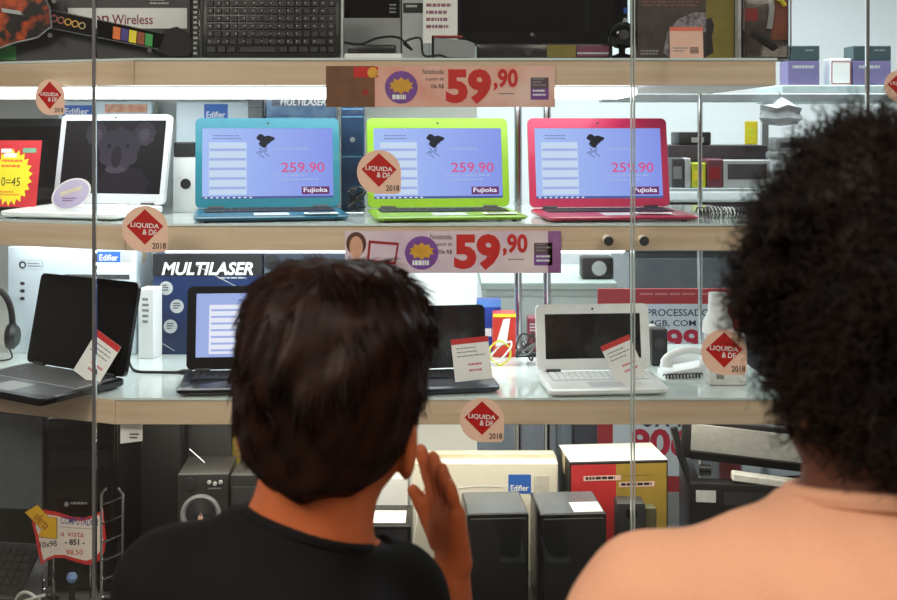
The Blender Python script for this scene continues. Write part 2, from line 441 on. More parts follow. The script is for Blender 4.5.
def laptop(label, loc, rotz, w, d, L, beta, body, lidm, bez, screen_mat, content=None, keys=KEYM, t=0.024, group='laptops on display',
           bt=0.022, bs=0.017, bb=0.030, name='laptop', deck=None, logo=None):
    r = thing(name, label, 'laptop', loc, rotz, group)
    # base: rounded slab, a little thinner at the front
    b = MB(); bmx = Matrix.Identity(4)
    base = rrect(-w/2, -d/2, w/2, d/2, 0.016, 4)
    ins = rrect(-w/2+0.006, -d/2+0.006, w/2-0.006, d/2-0.006, 0.012, 4)
    n = len(base)
    hz = lambda y: t*(0.78+0.22*(y/d+0.5))
    vs = [(p[0], p[1], 0.004) for p in ins]+[(p[0], p[1], 0.009) for p in base]+[(p[0], p[1], hz(p[1])-0.003) for p in base]+[(p[0], p[1], hz(p[1])) for p in ins]
    fs = [list(range(n))[::-1], list(range(3*n, 4*n))]
    for k in range(3):
        fs += [(k*n+i, k*n+(i+1) % n, (k+1)*n+(i+1) % n, (k+1)*n+i) for i in range(n)]
    b.add(vs, fs); bo = b.build('base', body, r, True)
    feet(bo, [(sx*(w/2-0.03), sy*(d/2-0.03)) for sx in (-1, 1) for sy in (-1, 1)], 0.0045, 0.007)
    sl = 0.22*t/d
    Md = frame((0, -d/2, hz(-d/2)), (1, 0, 0), (0, 1, sl))   # deck frame: u right, v to the back
    if deck is not None: poly('palm_rest', r, Md, rrect(-w/2+0.009, 0.009, w/2-0.009, d-0.012, 0.01), deck, w=0.0001)
    kb = MB(); kw = w-0.05; rows = 6; y0 = d*0.47; y1 = d*0.90; kp = kw/15; kr = (y1-y0)/rows
    for j in range(rows):
        for i in range(15):
            if j == 0 and 4 <= i <= 8:
                if i != 4: continue
                x0, x1 = -kw/2+4*kp, -kw/2+9*kp
            else: x0, x1 = -kw/2+i*kp, -kw/2+(i+1)*kp
            kb.box((x0+0.0012, y0+j*kr+0.0012, 0.0008), (x1-0.0012, y0+(j+1)*kr-0.0012, 0.0026), Md)
    q('keyboard_tray', r, Md, -kw/2-0.004, y0-0.004, kw/2+0.004, y1+0.004, BLACK if keys is KEYM else LGREY, w=0.0002)
    k = kb.build('keyboard_keys', keys, r); k['kind'] = 'stuff'
    poly('touchpad', r, Md, rrect(-0.042, d*0.10, 0.042, d*0.38, 0.004), DARK if deck is None or deck in (BLACK, DARK) else LGREY, w=0.0002)
    for sx in (-1, 1):
        MB().cyl((sx*w*0.36-0.018, d/2-0.008, t+0.001), (sx*w*0.36+0.018, d/2-0.008, t+0.001), 0.0055, n=12).build('hinge', DARK, r, True)
    up = (0, math.sin(beta), math.cos(beta))
    Ml = frame((0, d/2-0.006, t+0.002), (1, 0, 0), up)
    ld = MB().prism(rrect(-w/2, 0, w/2, L, 0.014, 5), -0.009, -0.0012, Ml).build('lid', lidm, r)
    MB().ring(rrect(-w/2, 0, w/2, L, 0.014, 5), rrect(-w/2+bs, bb, w/2-bs, L-bt, 0.0015, 5), -0.0012, 0.0015, Ml).build('bezel', bez, ld)
    Msc = Ml @ Matrix.Translation((0, bb, -0.0008))
    sw, sh = w-2*bs, L-bb-bt
    sc = poly('screen', r, Msc, [(-sw/2-0.001, -0.001), (sw/2+0.001, -0.001), (sw/2+0.001, sh+0.001), (-sw/2-0.001, sh+0.001)], screen_mat, w=-0.0003)
    MB().cyl((0, L-bt/2, 0.001), (0, L-bt/2, 0.0022), 0.0028, n=10, mtx=Ml).build('webcam', BLACK, r)
    if logo: text('maker_mark', ld, Ml, logo[0], -logo[1], bb*0.35, logo[1], bb*0.65, LGREY, w=0.0018)
    if content: content(sc, Msc, sw, sh)
    return r, Ml, Msc

def plast(n, c, rough=0.35, coat=0.25): return M(n, c, rough, var=0.05, coat=coat)
TEAL = plast('laptop_teal', (10, 88, 112)); LIME = plast('laptop_lime', (120, 164, 12)); PINKL = plast('laptop_pink', (168, 30, 64))
TEALB = plast('laptop_teal_bezel', (14, 118, 138)); LIMEB = plast('laptop_lime_bezel', (134, 180, 14)); PINKB = plast('laptop_pink_bezel', (186, 36, 82))
WLAP = plast('laptop_white', (236, 238, 238)); BLKL = plast('laptop_black', (24, 24, 26), 0.25)
rad = math.radians
YH = 2.945
for lab, pxl, pxb, bd, bz, g in (('teal laptop with lit blue screen, leftmost of the coloured laptops', 268.5, 272, TEAL, TEALB, 0),
                                 ('lime green laptop with lit blue screen under the price banner', 439, 453, LIME, LIMEB, 0),
                                 ('hot pink laptop with lit blue screen beside the lime one', 600, 626, PINKL, PINKB, 0)):
    xh = WX(pxl, YH); xf = WX(pxb, 2.70); d = 0.24; w = 0.366
    th = math.asin(max(-0.3, min(0.3, (xf-xh)/d)))
    cx, cy = (xh+xf)/2, 2.826
    laptop(lab, (cx, cy, ZM), th, w, d, 0.230, rad(9), bd, bd, bz, S_DESK, desk_screen, deck=bd, t=0.018, group='coloured laptops on the middle shelf', bt=0.026, bb=0.022, logo=('hp', 0.004) if False else None)

# white laptop with the koala wallpaper
KF = emis('koala_fur', (74, 66, 80), 0.8, (52, 46, 60), axis=2); KF2 = emis('koala_fur_light', (86, 78, 92), 0.8); KN = emis('koala_nose', (38, 32, 44), 0.9)
def koala_screen(par, Mx, sw, sh):
    U = lambda a: -sw/2+a*sw
    V = lambda b: b*sh
    def fur(cu, cv, ru, rv, n=36, amp=0.07, ph=0):
        return [(U(cu)+ru*sw*(1+amp*math.sin(9*2*PI*i/n+ph)+amp*0.6*math.sin(17*2*PI*i/n))*math.cos(2*PI*i/n), V(cv)+rv*sh*(1+amp*math.sin(9*2*PI*i/n+ph))*math.sin(2*PI*i/n)) for i in range(n)]
    poly('koala_body', par, Mx, [p for p in fur(0.62, 0.12, 0.26, 0.26) if True and p[1] > 0.002 or True], KN, w=0.0002)
    for cu in (0.32, 0.80):
        e = poly('koala_ear', par, Mx, fur(cu, 0.82, 0.105, 0.165, ph=cu*9), KF, w=0.0004)
        poly('ear_tuft', e, Mx, fur(cu, 0.80, 0.055, 0.09, amp=0.15), KF2, w=0.0006)
    poly('koala_head', par, Mx, fur(0.56, 0.60, 0.20, 0.30), KF, w=0.0008)
    poly('koala_nose', par, Mx, fur(0.54, 0.50, 0.050, 0.15, amp=0.02), KN, w=0.0012)
    for cu in (0.46, 0.64): poly('koala_eye', par, Mx, circ(U(cu), V(0.65), 0.006), S_INK, w=0.0012)
    poly('koala_muzzle', par, Mx, fur(0.54, 0.33, 0.10, 0.055), KF2, w=0.0010)
laptop('white laptop showing a koala picture on dark screen', (WX(80, 2.86), 2.885, ZM), rad(-17), 0.33, 0.225, 0.235, rad(10), WLAP, WLAP, plast('laptop_silver_bezel', (198, 202, 206)), S_KBG, koala_screen, keys=WLAP, deck=plast('laptop_white_deck', (226, 226, 224)), bt=0.016, bs=0.014, bb=0.026)
# dark laptop at far left carrying the red offer poster
ll, lM, lS = laptop('dark laptop at left edge behind a red starburst poster', (WX(-6, 3.05)-0.06, 3.12, ZM), rad(-18), 0.36, 0.22, 0.225, rad(8), BLKL, BLKL, DARK, S_OFFM, None)
POSTR = M('poster_red', (204, 50, 58), 0.5, var=0.06)
t = thing('offer_poster', 'red offer poster with yellow starburst leaning on dark laptop', 'poster', (WX(14, 2.94), 2.94, ZM+0.02), rot=(rad(-8), 0, rad(-18)))
Mf = front()
MB().box((-0.085, 0, 0.0), (0.066, 0.0012, 0.172)).build('sheet', POSTR, t)
st = []
for i in range(44):
    a = 2*PI*i/44; r = 0.066 if i % 2 else 0.054; st.append((-0.018+r*math.cos(a), 0.076+r*1.12*math.sin(a)))
sb = poly('starburst', t, Mf, st, YEL)
lines('starburst_print', sb, Mf, -0.05, 0.095, 0.02, 0.122, 2, ORANGE, w=0.0007)
text('starburst_price', sb, Mf, '0=45', -0.046, 0.054, 0.012, 0.076, INK, w=0.0008)
lines('starburst_print', sb, Mf, -0.052, 0.026, 0.016, 0.040, 2, ORANGE, w=0.0008)
q('heading_label', t, Mf, -0.055, 0.140, -0.022, 0.150, PAPER, w=0.0006); q('heading_label', t, Mf, -0.045, 0.128, -0.006, 0.138, PAPER, w=0.0004)
q('green_label', t, Mf, 0.012, 0.140, 0.052, 0.152, M('label_mint', (120, 170, 140), 0.6))
# oval badge standing on the white laptop
LILAC = M('badge_lilac', (176, 164, 210), 0.4, rgb2=(208, 200, 226), scale=14)
t = thing('oval_badge', 'white-rimmed lilac oval badge standing on white laptop keyboard', 'badge', (WX(70, 2.79), 2.79, ZM+0.021), rot=(rad(-12), 0, 0))
Mb = front()
ov = []
for i in range(28):
    a = 2*PI*i/28; u, v = 0.050*math.cos(a), 0.036*math.sin(a); c, s = math.cos(rad(28)), math.sin(rad(28)); ov.append((u*c-v*s, u*s+v*c+0.041))
ov2 = [(p[0]*0.9, (p[1]-0.041)*0.9+0.041) for p in ov]
MB().prism(ov, -0.002, 0, Mb).build('rim', WHITE, t); MB().prism(ov2, 0.0001, 0.0006, Mb).build('face', LILAC, t)
poly('gold_band', t, Mb, [(-0.026, 0.035), (0.024, 0.052), (0.024, 0.062), (-0.026, 0.045)], M('badge_cream', (226, 214, 190), 0.5), w=0.0008)
lines('small_print', t, Mb, -0.02, 0.020, 0.016, 0.032, 2, PURP, w=0.0008)

# price cards
def price_card(label, loc, rot, w, h, header=REDP, rows=3, price=None):
    t = thing('price_card', label, 'price card', loc, rot=rot, group='price cards on the laptops')
    MB().box((-w/2, 0, 0), (w/2, 0.0012, h)).build('card', PAPER, t)
    Mx = front()
    q('header_strip', t, Mx, -w/2, h*0.87, w/2, h, header, w=0.0001)
    lines('card_print', t, Mx, -w*0.38, h*0.50, w*0.40, h*0.78, rows, INKG, fill=0.25)
    lines('card_price', t, Mx, -w*0.1, h*0.12, w*0.40, h*0.40, 2, M('ink_pink', (206, 120, 130), 0.6), fill=0.35)
    return t

# ------------------------------------------------------------------ lower shelf laptops
def dark_doc(par, Mx, sw, sh):
    U = lambda a: -sw/2+a*sw
    V = lambda b: b*sh
    q('document_sheet', par, Mx, U(0.13), V(0.05), U(0.9), V(0.82), S_WHITE)
    for k in range(7):
        v = 0.74-0.105*k; q('document_band', par, Mx, U(0.15), V(v-0.02), U(0.86), V(v+0.012), S_BAND, w=0.0007)
    lines('heading_lines', par, Mx, U(0.42), V(0.84), U(0.8), V(0.9), 1, S_LINE, fill=0.4)
laptop('black open laptop turned left, leaning price card on it', (-0.9312-0.119*math.sin(rad(32)), 2.86-0.119*math.cos(rad(32))+0.0, ZB), rad(-32), 0.36, 0.25, 0.228, rad(12), BLKL, BLKL, GLOSSB, S_OFF, None, keys=M('key_grey', (92, 92, 94), 0.5), deck=M('deck_silver', (120, 122, 124), 0.3, metal=0.5), bt=0.018, bs=0.012, bb=0.028, group='black laptops on the lowest shelf', logo=None)
price_card('white price card leaning on the left black laptop', (WX(84, 2.74), 2.745, ZB+0.027), (rad(-20), rad(24), rad(-30)), 0.085, 0.11)
laptop('small black netbook with lit white document beside dark-haired head', (WX(244, 2.80), 2.775, ZB), rad(5), 0.29, 0.19, 0.205, rad(8), BLKL, BLKL, BLKL, S_BAND, dark_doc, bt=0.018, bs=0.022, bb=0.030, group='black laptops on the lowest shelf')
laptop('black laptop half hidden by the person in black', (WX(432, 2.78), 2.78, ZB), rad(9), 0.30, 0.19, 0.155, rad(8), plast('laptop_blue_black', (34, 44, 58)), BLKL, BLKL, S_OFFM, None, bt=0.014, bs=0.012, bb=0.024, group='black laptops on the lowest shelf')
price_card('white price card on half hidden black laptop', (WX(474, 2.74), 2.735, ZB+0.026), (rad(-14), rad(-5), rad(6)), 0.09, 0.10)
laptop('white laptop with blank dark screen on the lowest shelf', ((WX(594, 2.85)+WX(610, 2.68))/2, 2.765, ZB), rad(5), 0.285, 0.185, 0.162, rad(9), WLAP, WLAP, WLAP, S_OFFM, None, keys=WLAP, deck=plast('laptop_white_deck', (226, 226, 224)), bt=0.024, bs=0.022, bb=0.028, group=None)
price_card('white price card tilted on white laptop', (WX(632, 2.74), 2.74, ZB+0.026), (rad(-16), rad(-22), rad(5)), 0.075, 0.10)

# ------------------------------------------------------------------ cartons
def carton(name, label, px0, px1, pyt, Y, depth, z, mat, rotz=0.0, cat='box', tape=True, h=None, group=None):
    x0, x1 = WX(px0, Y), WX(px1, Y); h = (HZ(pyt, Y)-z) if h is None else h
    t = thing(name, label, cat, ((x0+x1)/2, Y, z), rotz, group)
    w = x1-x0
    MB().rbox((-w/2, 0, 0), (w/2, depth, h), 0.0025, 1).build('carton_body', mat, t)
    if tape: MB().box((-w/2-0.0004, depth/2-0.018, h-0.05), (w/2+0.0004, depth/2+0.018, h+0.0004)).build('packing_tape', M('tape_tan', (206, 192, 160), 0.25), t)
    return t, front(), w, h
def blue_label(t, Mx, u0, v0, u1, v1, s='Edifier'):
    l = q('brand_label', t, Mx, u0, v0, u1, v1, BLUEL)
    text('brand_lettering', l, Mx, s, u0+(u1-u0)*0.1, v0+(v1-v0)*0.14, u1-(u1-u0)*0.1, v0+(v1-v0)*0.14+min((v1-v0)*0.6, (u1-u0)*0.27), WHITE, w=0.0008, bold=0.015)

CWB = M('carton_pale_blue', (196, 214, 226), 0.45, rgb2=(226, 236, 240), scale=3)
# lower shelf, behind the black laptop
t, Mx, w, h = carton('speaker_carton', 'large white speaker carton with blue label behind black laptop', 6, 137, 247, 3.19, 0.14, ZB, CWB, rotz=rad(-3))
blue_label(t, Mx, w*0.20, h*0.86, w*0.38, h*0.96)
q('grey_label', t, Mx, w*0.385, h*0.86, w*0.47, h*0.96, LGREY)
tr = MB().ring(circ(-w*0.38, h*0.83, 0.010, 16), circ(-w*0.38, h*0.83, 0.006, 16), 0.0002, 0.0008, Mx).build('round_mark', DARK, t)
MB().ring(rrect(-w*0.41, h*0.79, -w*0.22, h*0.875, 0.012), rrect(-w*0.405, h*0.793, -w*0.225, h*0.872, 0.011), 0.0002, 0.0006, Mx).build('badge_outline', GREY, t)
lines('small_print', t, Mx, -w*0.34, h*0.80, -w*0.23, h*0.85, 2, INKG)
for k in range(3): poly('feature_icon', t, Mx, rrect(-w*0.40, h*(0.64-0.07*k), -w*0.365, h*(0.67-0.07*k), 0.003), DARK)
MB().box((-0.02, -0.0008, h*0.70), (w*0.45, 0, h*0.745)).build('silver_strip', SILVER, t)
# white tall card between the cartons
t = thing('white_card_box', 'narrow white box between speaker carton and blue carton', 'box', (WX(146, 3.12), 3.12, ZB), rotz=rad(-8))
MB().rbox((-0.022, 0, 0), (0.022, 0.06, 0.19), 0.002, 1).build('box_body', WHITE, t)
q('print_panel', t, front(), -0.014, 0.10, 0.010, 0.17, PAPER); lines('small_print', t, front(), -0.01, 0.09, 0.012, 0.165, 5, INKG, w=0.0007)
# multilaser cartons
MULTB = M('carton_blue_black', (30, 36, 62), 0.35, rgb2=(40, 62, 110), scale=5, var=0.2)
t, Mx, w, h = carton('keyboard_carton', 'navy carton with slanted white title lettering beside the netbook', 153, 262, 254, 3.18, 0.10, ZB, MULTB, tape=False)
q('title_band', t, Mx, -w/2, h*0.78, w/2, h, INK)
text('title_lettering', t, Mx, 'MULTILASER', -w*0.42, h*0.79, w*0.42, h*0.92, WHITE, bold=0.03, shear=0.25, w=0.0009)
lines('small_print', t, Mx, w*0.1, h*0.74, w*0.45, h*0.77, 1, LGREY)
for u, v, s in ((-0.38, 0.66, ''), (-0.28, 0.48, ''), (-0.34, 0.28, '')):
    ic = MB().prism(circ(w*u, h*v, 0.019, 20), 0.0002, 0.0007, Mx).build('feature_badge', LGREY, t)
    lines('badge_print', ic, Mx, w*u-0.010, h*v-0.010, w*u+0.010, h*v+0.010, 3, INK, w=0.0009)
for a, b in (((-0.48, 0.12), (-0.30, 0.0)), ((-0.10, 0.85), (0.30, 0.62)), ((-0.15, 0.35), (0.0, 0.55))):
    MB().tube([Mx @ Vector((w*a[0], h*a[1]+0.01, 0.0005)), Mx @ Vector((w*b[0], h*b[1]+0.01, 0.0005))], 0.0012, 4).build('light_streak', LGREY, t)
t, Mx, w, h = carton('keyboard_carton', 'dark blue-grey carton behind the person in black', 264, 345, 254, 3.18, 0.10, ZB, M('carton_slate', (70, 82, 96), 0.35, rgb2=(104, 116, 128), scale=7), tape=False)
q('title_band', t, Mx, -w/2, h*0.86, w/2, h, M('band_slate', (52, 60, 74), 0.4)); text('title_lettering', t, Mx, 'MULTILASER', -w*0.1, h*0.79, w*0.42, h*0.85, LGREY, bold=0.02)
poly('product_picture', t, Mx, circ(-w*0.40, h*0.92, 0.022, 18), INK, w=0.0009)
# cable lying on the lower shelf
def cable(name, label, pts, r=0.0028, mat=CABLE, cat='cable', group=None):
    o = MB().tube(spline(pts, 8), r, 6).build(name, mat, None, True)
    return tag(o, label, cat, group)
cable('power_cable', 'black power cable on shelf between laptop and netbook', [(WX(120, 3.02), 3.02, ZB+0.012), (WX(133, 3.05), 3.0, ZB+0.022), (WX(140, 3.0), 2.95, ZB+0.004), (WX(160, 2.95), 2.93, ZB+0.004), (WX(186, 2.93), 2.93, ZB+0.004)], 0.0035)
pc = thing('power_plug', 'small black power plug beside the netbook', 'plug', (WX(186, 2.92), 2.925, ZB)); MB().rbox((-0.014, -0.008, 0), (0.014, 0.008, 0.012), 0.003, 2).build('plug_body', BLACK, pc, True); MB().cyl((-0.014, 0, 0.006), (-0.024, 0, 0.005), 0.005, 0.003, n=10).build('strain_relief', BLACK, pc, True)
# dark headset/cables at left edge
t = thing('headset', 'black headset with tangled cord at left edge of lowest shelf', 'headset', (WX(-6, 3.12), 3.12, ZB))
hb = [(0.05*math.cos(a), 0, 0.10+0.09*math.sin(a)) for a in np.linspace(-0.3, PI+0.3, 18)]
MB().tube(hb, 0.009, 8).build('headband', BLACK, t, True)
for s in (-1, 1): MB().lathe([(0.012, -0.012), (0.034, -0.010), (0.036, 0.004), (0.026, 0.014), (0.008, 0.015)], 18, Matrix.Translation((s*0.05, 0, 0.062)) @ Matrix.Rotation(s*PI/2, 4, 'Y')).build('ear_cup', BLACK, t, True)
MB().tube(spline([(0.04, 0, 0.03), (0.055, -0.02, 0.006), (0.02, -0.05, 0.004), (-0.02, -0.06, 0.004), (0.03, -0.08, 0.004)], 8), 0.0025, 5).build('cord', CABLE, t, True)

# small boxes behind, right of the half hidden laptop
t, Mx, w, h = carton('blue_box', 'small blue box behind the half hidden laptop', 477, 501, 300, 3.22, 0.05, ZB, M('box_blue', (34, 62, 150), 0.4), tape=False)
q('box_lid', t, Mx, -w/2, h*0.86, w/2, h, M('box_blue_light', (84, 130, 200), 0.4)); q('white_stripe', t, Mx, -w*0.4, h*0.3, w*0.1, h*0.45, WHITE)
t, Mx, w, h = carton('game_carton', 'red and white carton with yellow top edge by chrome post', 493, 516, 314, 3.14, 0.07, ZB, M('box_red', (196, 52, 40), 0.4), tape=False)
q('yellow_edge', t, Mx, -w/2, h*0.93, w/2, h, YEL); poly('white_flash', t, Mx, [(-w*0.4, h*0.25), (w*0.1, h*0.35), (w*0.25, h*0.9), (-w*0.05, h*0.88)], WHITE)
t = thing('yellow_cable_coil', 'coil of yellow and white cable beside the red carton', 'cable', (WX(500, 3.04), 3.04, ZB))
for k, mm in enumerate((M('cable_yellow', (214, 210, 70), 0.45), M('cable_white', (222, 224, 220), 0.45))):
    pts = [(0.028*math.cos(a)*(1+0.1*k), 0.012*math.sin(a), 0.032+0.028*math.sin(a+k)+0.002*math.sin(5*a)) for a in np.linspace(0, 6*PI, 60)]
    MB().tube(pts, 0.0026, 5).build('coil', mm, t, True)
t = thing('cable_tangle', 'tangle of black cables at the foot of chrome post', 'cable', (WX(528, 3.05), 3.05, ZB))
for k in range(5):
    pts = [(random.uniform(-0.035, 0.035), random.uniform(-0.03, 0.03), abs(random.gauss(0.03, 0.03))+0.004) for _ in range(7)]
    MB().tube(spline(pts, 6), 0.0026, 5).build('cord', CABLE if k % 2 else M('cable_grey', (110, 110, 112), 0.5), t, True)
# tower-like items between post and white laptop
t, Mx, w, h = carton('maroon_box', 'maroon box behind tangled cables left of white laptop', 528, 546, 318, 3.18, 0.06, ZB, M('box_maroon', (122, 48, 62), 0.45), tape=False)
lines('small_print', t, Mx, -w*0.4, h*0.6, w*0.4, h*0.85, 3, LGREY)

# small speakers, phone, white bottle box right of the white laptop
t = thing('desk_speaker', 'small beige desk speaker behind the white laptop', 'speaker', (WX(650, 3.06), 3.06, ZB)); MB().rbox((-0.02, 0, 0), (0.02, 0.05, 0.098), 0.004, 2).build('cabinet', M('speaker_beige', (206, 200, 192), 0.5), t, True); MB().lathe([(0.004, 0.0), (0.013, 0.002), (0.015, 0.004)], 16, frame((0, -0.0005, 0.06), (1, 0, 0), (0, 0, 1))).build('driver', GREY, t, True)
t = thing('desk_speaker', 'small black desk speaker beside the hand-lettered sign', 'speaker', (WX(660, 3.0), 3.02, ZB)); MB().rbox((-0.018, 0, 0), (0.024, 0.05, 0.098), 0.004, 2).build('cabinet', BLACK, t, True); MB().lathe([(0.004, 0.0), (0.013, 0.002), (0.015, 0.004)], 16, frame((0.003, -0.0005, 0.06), (1, 0, 0), (0, 0, 1))).build('driver', DARK, t, True)
t = thing('telephone', 'white corded telephone on lowest shelf by the sticker', 'telephone', (WX(683, 2.92), 2.92, ZB), rad(10))
bp = MB(); prof = [(-0.05, 0.0), (0.05, 0.0), (0.052, 0.03), (-0.05, 0.012)]
bp.prism([(-0.055, 0), (0.055, 0), (0.055, 0.028), (-0.055, 0.012)], -0.035, 0.035, front()).build('base', WHITE, t)
MB().tube(spline([(-0.06, -0.02, 0.035), (-0.045, -0.02, 0.052), (0.0, -0.02, 0.066), (0.045, -0.02, 0.060), (0.06, -0.02, 0.043)], 6), 0.010, 10).build('handset', WHITE, t, True)
for u in (-0.052, 0.052): MB().cyl((u, -0.02, 0.027), (u, -0.02, 0.045), 0.017, 0.012, n=14).build('handset_end', WHITE, t, True)
pts = [(-0.07+0.10*k/60, -0.05+0.006*math.cos(k*1.2), 0.0085+0.006*math.sin(k*1.2)) for k in range(61)]
MB().tube(pts, 0.0018, 5).build('coiled_cord', CABLE, t, True)
t = thing('white_spray_bottle', 'white bottle-shaped package with grey cap at shelf end', 'bottle', (WX(727, 2.80), 2.82, ZB))
MB().rbox((-0.045, -0.03, 0), (0.045, 0.03, 0.125), 0.006, 2).build('carton_body', M('pack_white', (226, 222, 220), 0.5), t, True)
MB().lathe([(0.038, 0.125), (0.036, 0.15), (0.024, 0.175), (0.022, 0.222), (0.002, 0.224)], 20, Matrix.Translation((-0.018, 0, 0))).build('neck', WHITE, t, True)
MB().tube(spline([(-0.01, -0.01, 0.212), (0.02, -0.015, 0.200), (0.05, -0.02, 0.178)], 6), 0.011, 8).build('spout', LGREY, t, True)
lines('bar_code', t, front(0, -0.0302, 0), -0.028, 0.015, -0.010, 0.040, 8, INKG, dash=False, ragged=0.0, fill=0.6)
# ------------------------------------------------------------------ middle shelf, back row
t, Mx, w, h = carton('speaker_carton', 'white speaker carton with blue label behind the teal laptop', 176, 250, 102, 3.20, 0.12, ZM, CWB)
blue_label(t, Mx, -w*0.12, h*0.83, w*0.20, h*0.98)
t, Mx, w, h = carton('speaker_carton', 'white carton with blue label behind the koala laptop', 58, 152, 101, 3.22, 0.11, ZM, M('carton_white_blue', (206, 222, 232), 0.45, var=0.04))
blue_label(t, Mx, -w*0.46, h*0.86, -w*0.14, h*0.96, 'Edifier')
q('orange_label', t, Mx, w*0.0, h*0.89, w*0.45, h*0.97, M('label_rust', (196, 120, 90), 0.5, rgb2=(228, 186, 160), scale=60))
t = thing('white_speaker', 'white boxy speaker with round hole between koala and teal laptops', 'speaker', (WX(185, 3.03), 3.03, ZM))
MB().rbox((-0.032, 0, 0), (0.032, 0.09, 0.145), 0.003, 2).build('cabinet', WHITE, t, True)
MB().lathe([(0.010, 0.0), (0.011, 0.0015), (0.014, 0.002)], 18, frame((0.002, -0.0003, 0.075), (1, 0, 0), (0, 0, 1))).build('port', INK, t, True)
MB().rbox((-0.030, -0.0, 0.146), (0.026, 0.05, 0.185), 0.003, 1).build('cable_pack', DARK, t)
t, Mx, w, h = carton('dark_grey_box', 'dark grey box between white carton and blue pack', 248, 263, 94, 3.12, 0.06, ZM, M('box_grey', (84, 90, 92), 0.5), tape=False)
q('box_seam', t, Mx, -w/2, h*0.88, w/2, h*0.885, INK)
t, Mx, w, h = carton('blister_pack', 'blue clear-fronted pack peeking above the teal laptop', 266, 336, 92, 3.10, 0.05, ZM, M('pack_steel_blue', (58, 92, 134), 0.2, rgb2=(120, 150, 178), scale=22), tape=False)
q('dark_band', t, Mx, -w*0.42, h*0.885, w*0.42, h*0.97, M('band_navy', (34, 50, 80), 0.3))
text('title_lettering', t, Mx, 'MULTILASER', -w*0.30, h*0.885, w*0.36, h*0.945, WHITE, bold=0.03, shear=0.2, w=0.0009)
MB().rbox((-w/2-0.004, -0.012, h*0.80), (w/2+0.004, 0.0, h+0.004), 0.004, 2).build('clear_cover', CLEAR, t)
t, Mx, w, h = carton('blister_pack', 'tall blue pack with clear cover between teal and lime laptops', 341, 364, 102, 3.02, 0.05, ZM, M('pack_dark_blue', (24, 46, 84), 0.3, rgb2=(50, 92, 132), scale=16), tape=False)
poly('round_mark', t, Mx, circ(0.0, h*0.66, 0.007, 14), LGREY)
for v in (0.86, 0.93, 0.5): q('light_bar', t, Mx, -w*0.45, h*v, w*0.45, h*(v+0.012), M('bar_light_blue', (110, 168, 206), 0.4))
MB().rbox((-w/2-0.003, -0.012, 0.0), (w/2+0.003, -0.0012, h), 0.003, 2).build('clear_cover', CLEAR, t)
t = thing('earphone_bag', 'crumpled clear bag of black earphones beside the lime laptop', 'bag', (WX(357, 2.90), 2.90, ZM))
for k in range(4):
    pts = [(random.uniform(-0.022, 0.022), random.uniform(-0.02, 0.02), random.uniform(0.004, 0.075)) for _ in range(7)]
    MB().tube(spline(pts, 6), 0.0028, 5).build('cord', CABLE, t, True)
t = thing('coiled_cable', 'coil of black and white cable right of the pink laptop', 'cable', (WX(716, 2.84), 2.84, ZM))
for k in range(3):
    pts = [(-0.045+0.03*k+0.06*j/60+0.0*k, 0.02*math.cos(j*0.7+k), 0.014+0.012*math.sin(j*0.7+k)) for j in range(61)]
    MB().tube(pts, 0.002, 5).build('coil', CABLE if k != 1 else M('cable_white', (222, 224, 220), 0.45), t, True)
t = thing('paper_slip', 'white paper slip lying on the pink laptop keyboard', 'paper', (WX(660, 2.74), 2.755, ZM+0.0175), rad(-8)); MB().box((-0.06, -0.018, 0.0), (0.03, 0.018, 0.0012)).build('slip', PAPER, t); lines('small_print', t, frame((0, 0, 0.0012), (1, 0, 0), (0, 1, 0)), -0.05, -0.012, 0.02, 0.012, 3, INKG)
t = thing('paper_slip', 'white paper slip lying on the teal laptop keyboard', 'paper', (WX(325, 2.75), 2.755, ZM+0.0175), rad(10)); MB().box((-0.05, -0.018, 0.0), (0.03, 0.018, 0.0012)).build('slip', PAPER, t); lines('small_print', t, frame((0, 0, 0.0012), (1, 0, 0), (0, 1, 0)), -0.04, -0.012, 0.02, 0.012, 3, INKG)
t = thing('paper_slip', 'white paper slip lying on the lime laptop keyboard', 'paper', (WX(504, 2.75), 2.755, ZM+0.0175), rad(8)); MB().box((-0.05, -0.018, 0.0), (0.03, 0.018, 0.0012)).build('slip', PAPER, t); lines('small_print', t, frame((0, 0, 0.0012), (1, 0, 0), (0, 1, 0)), -0.04, -0.012, 0.02, 0.012, 3, INKG)

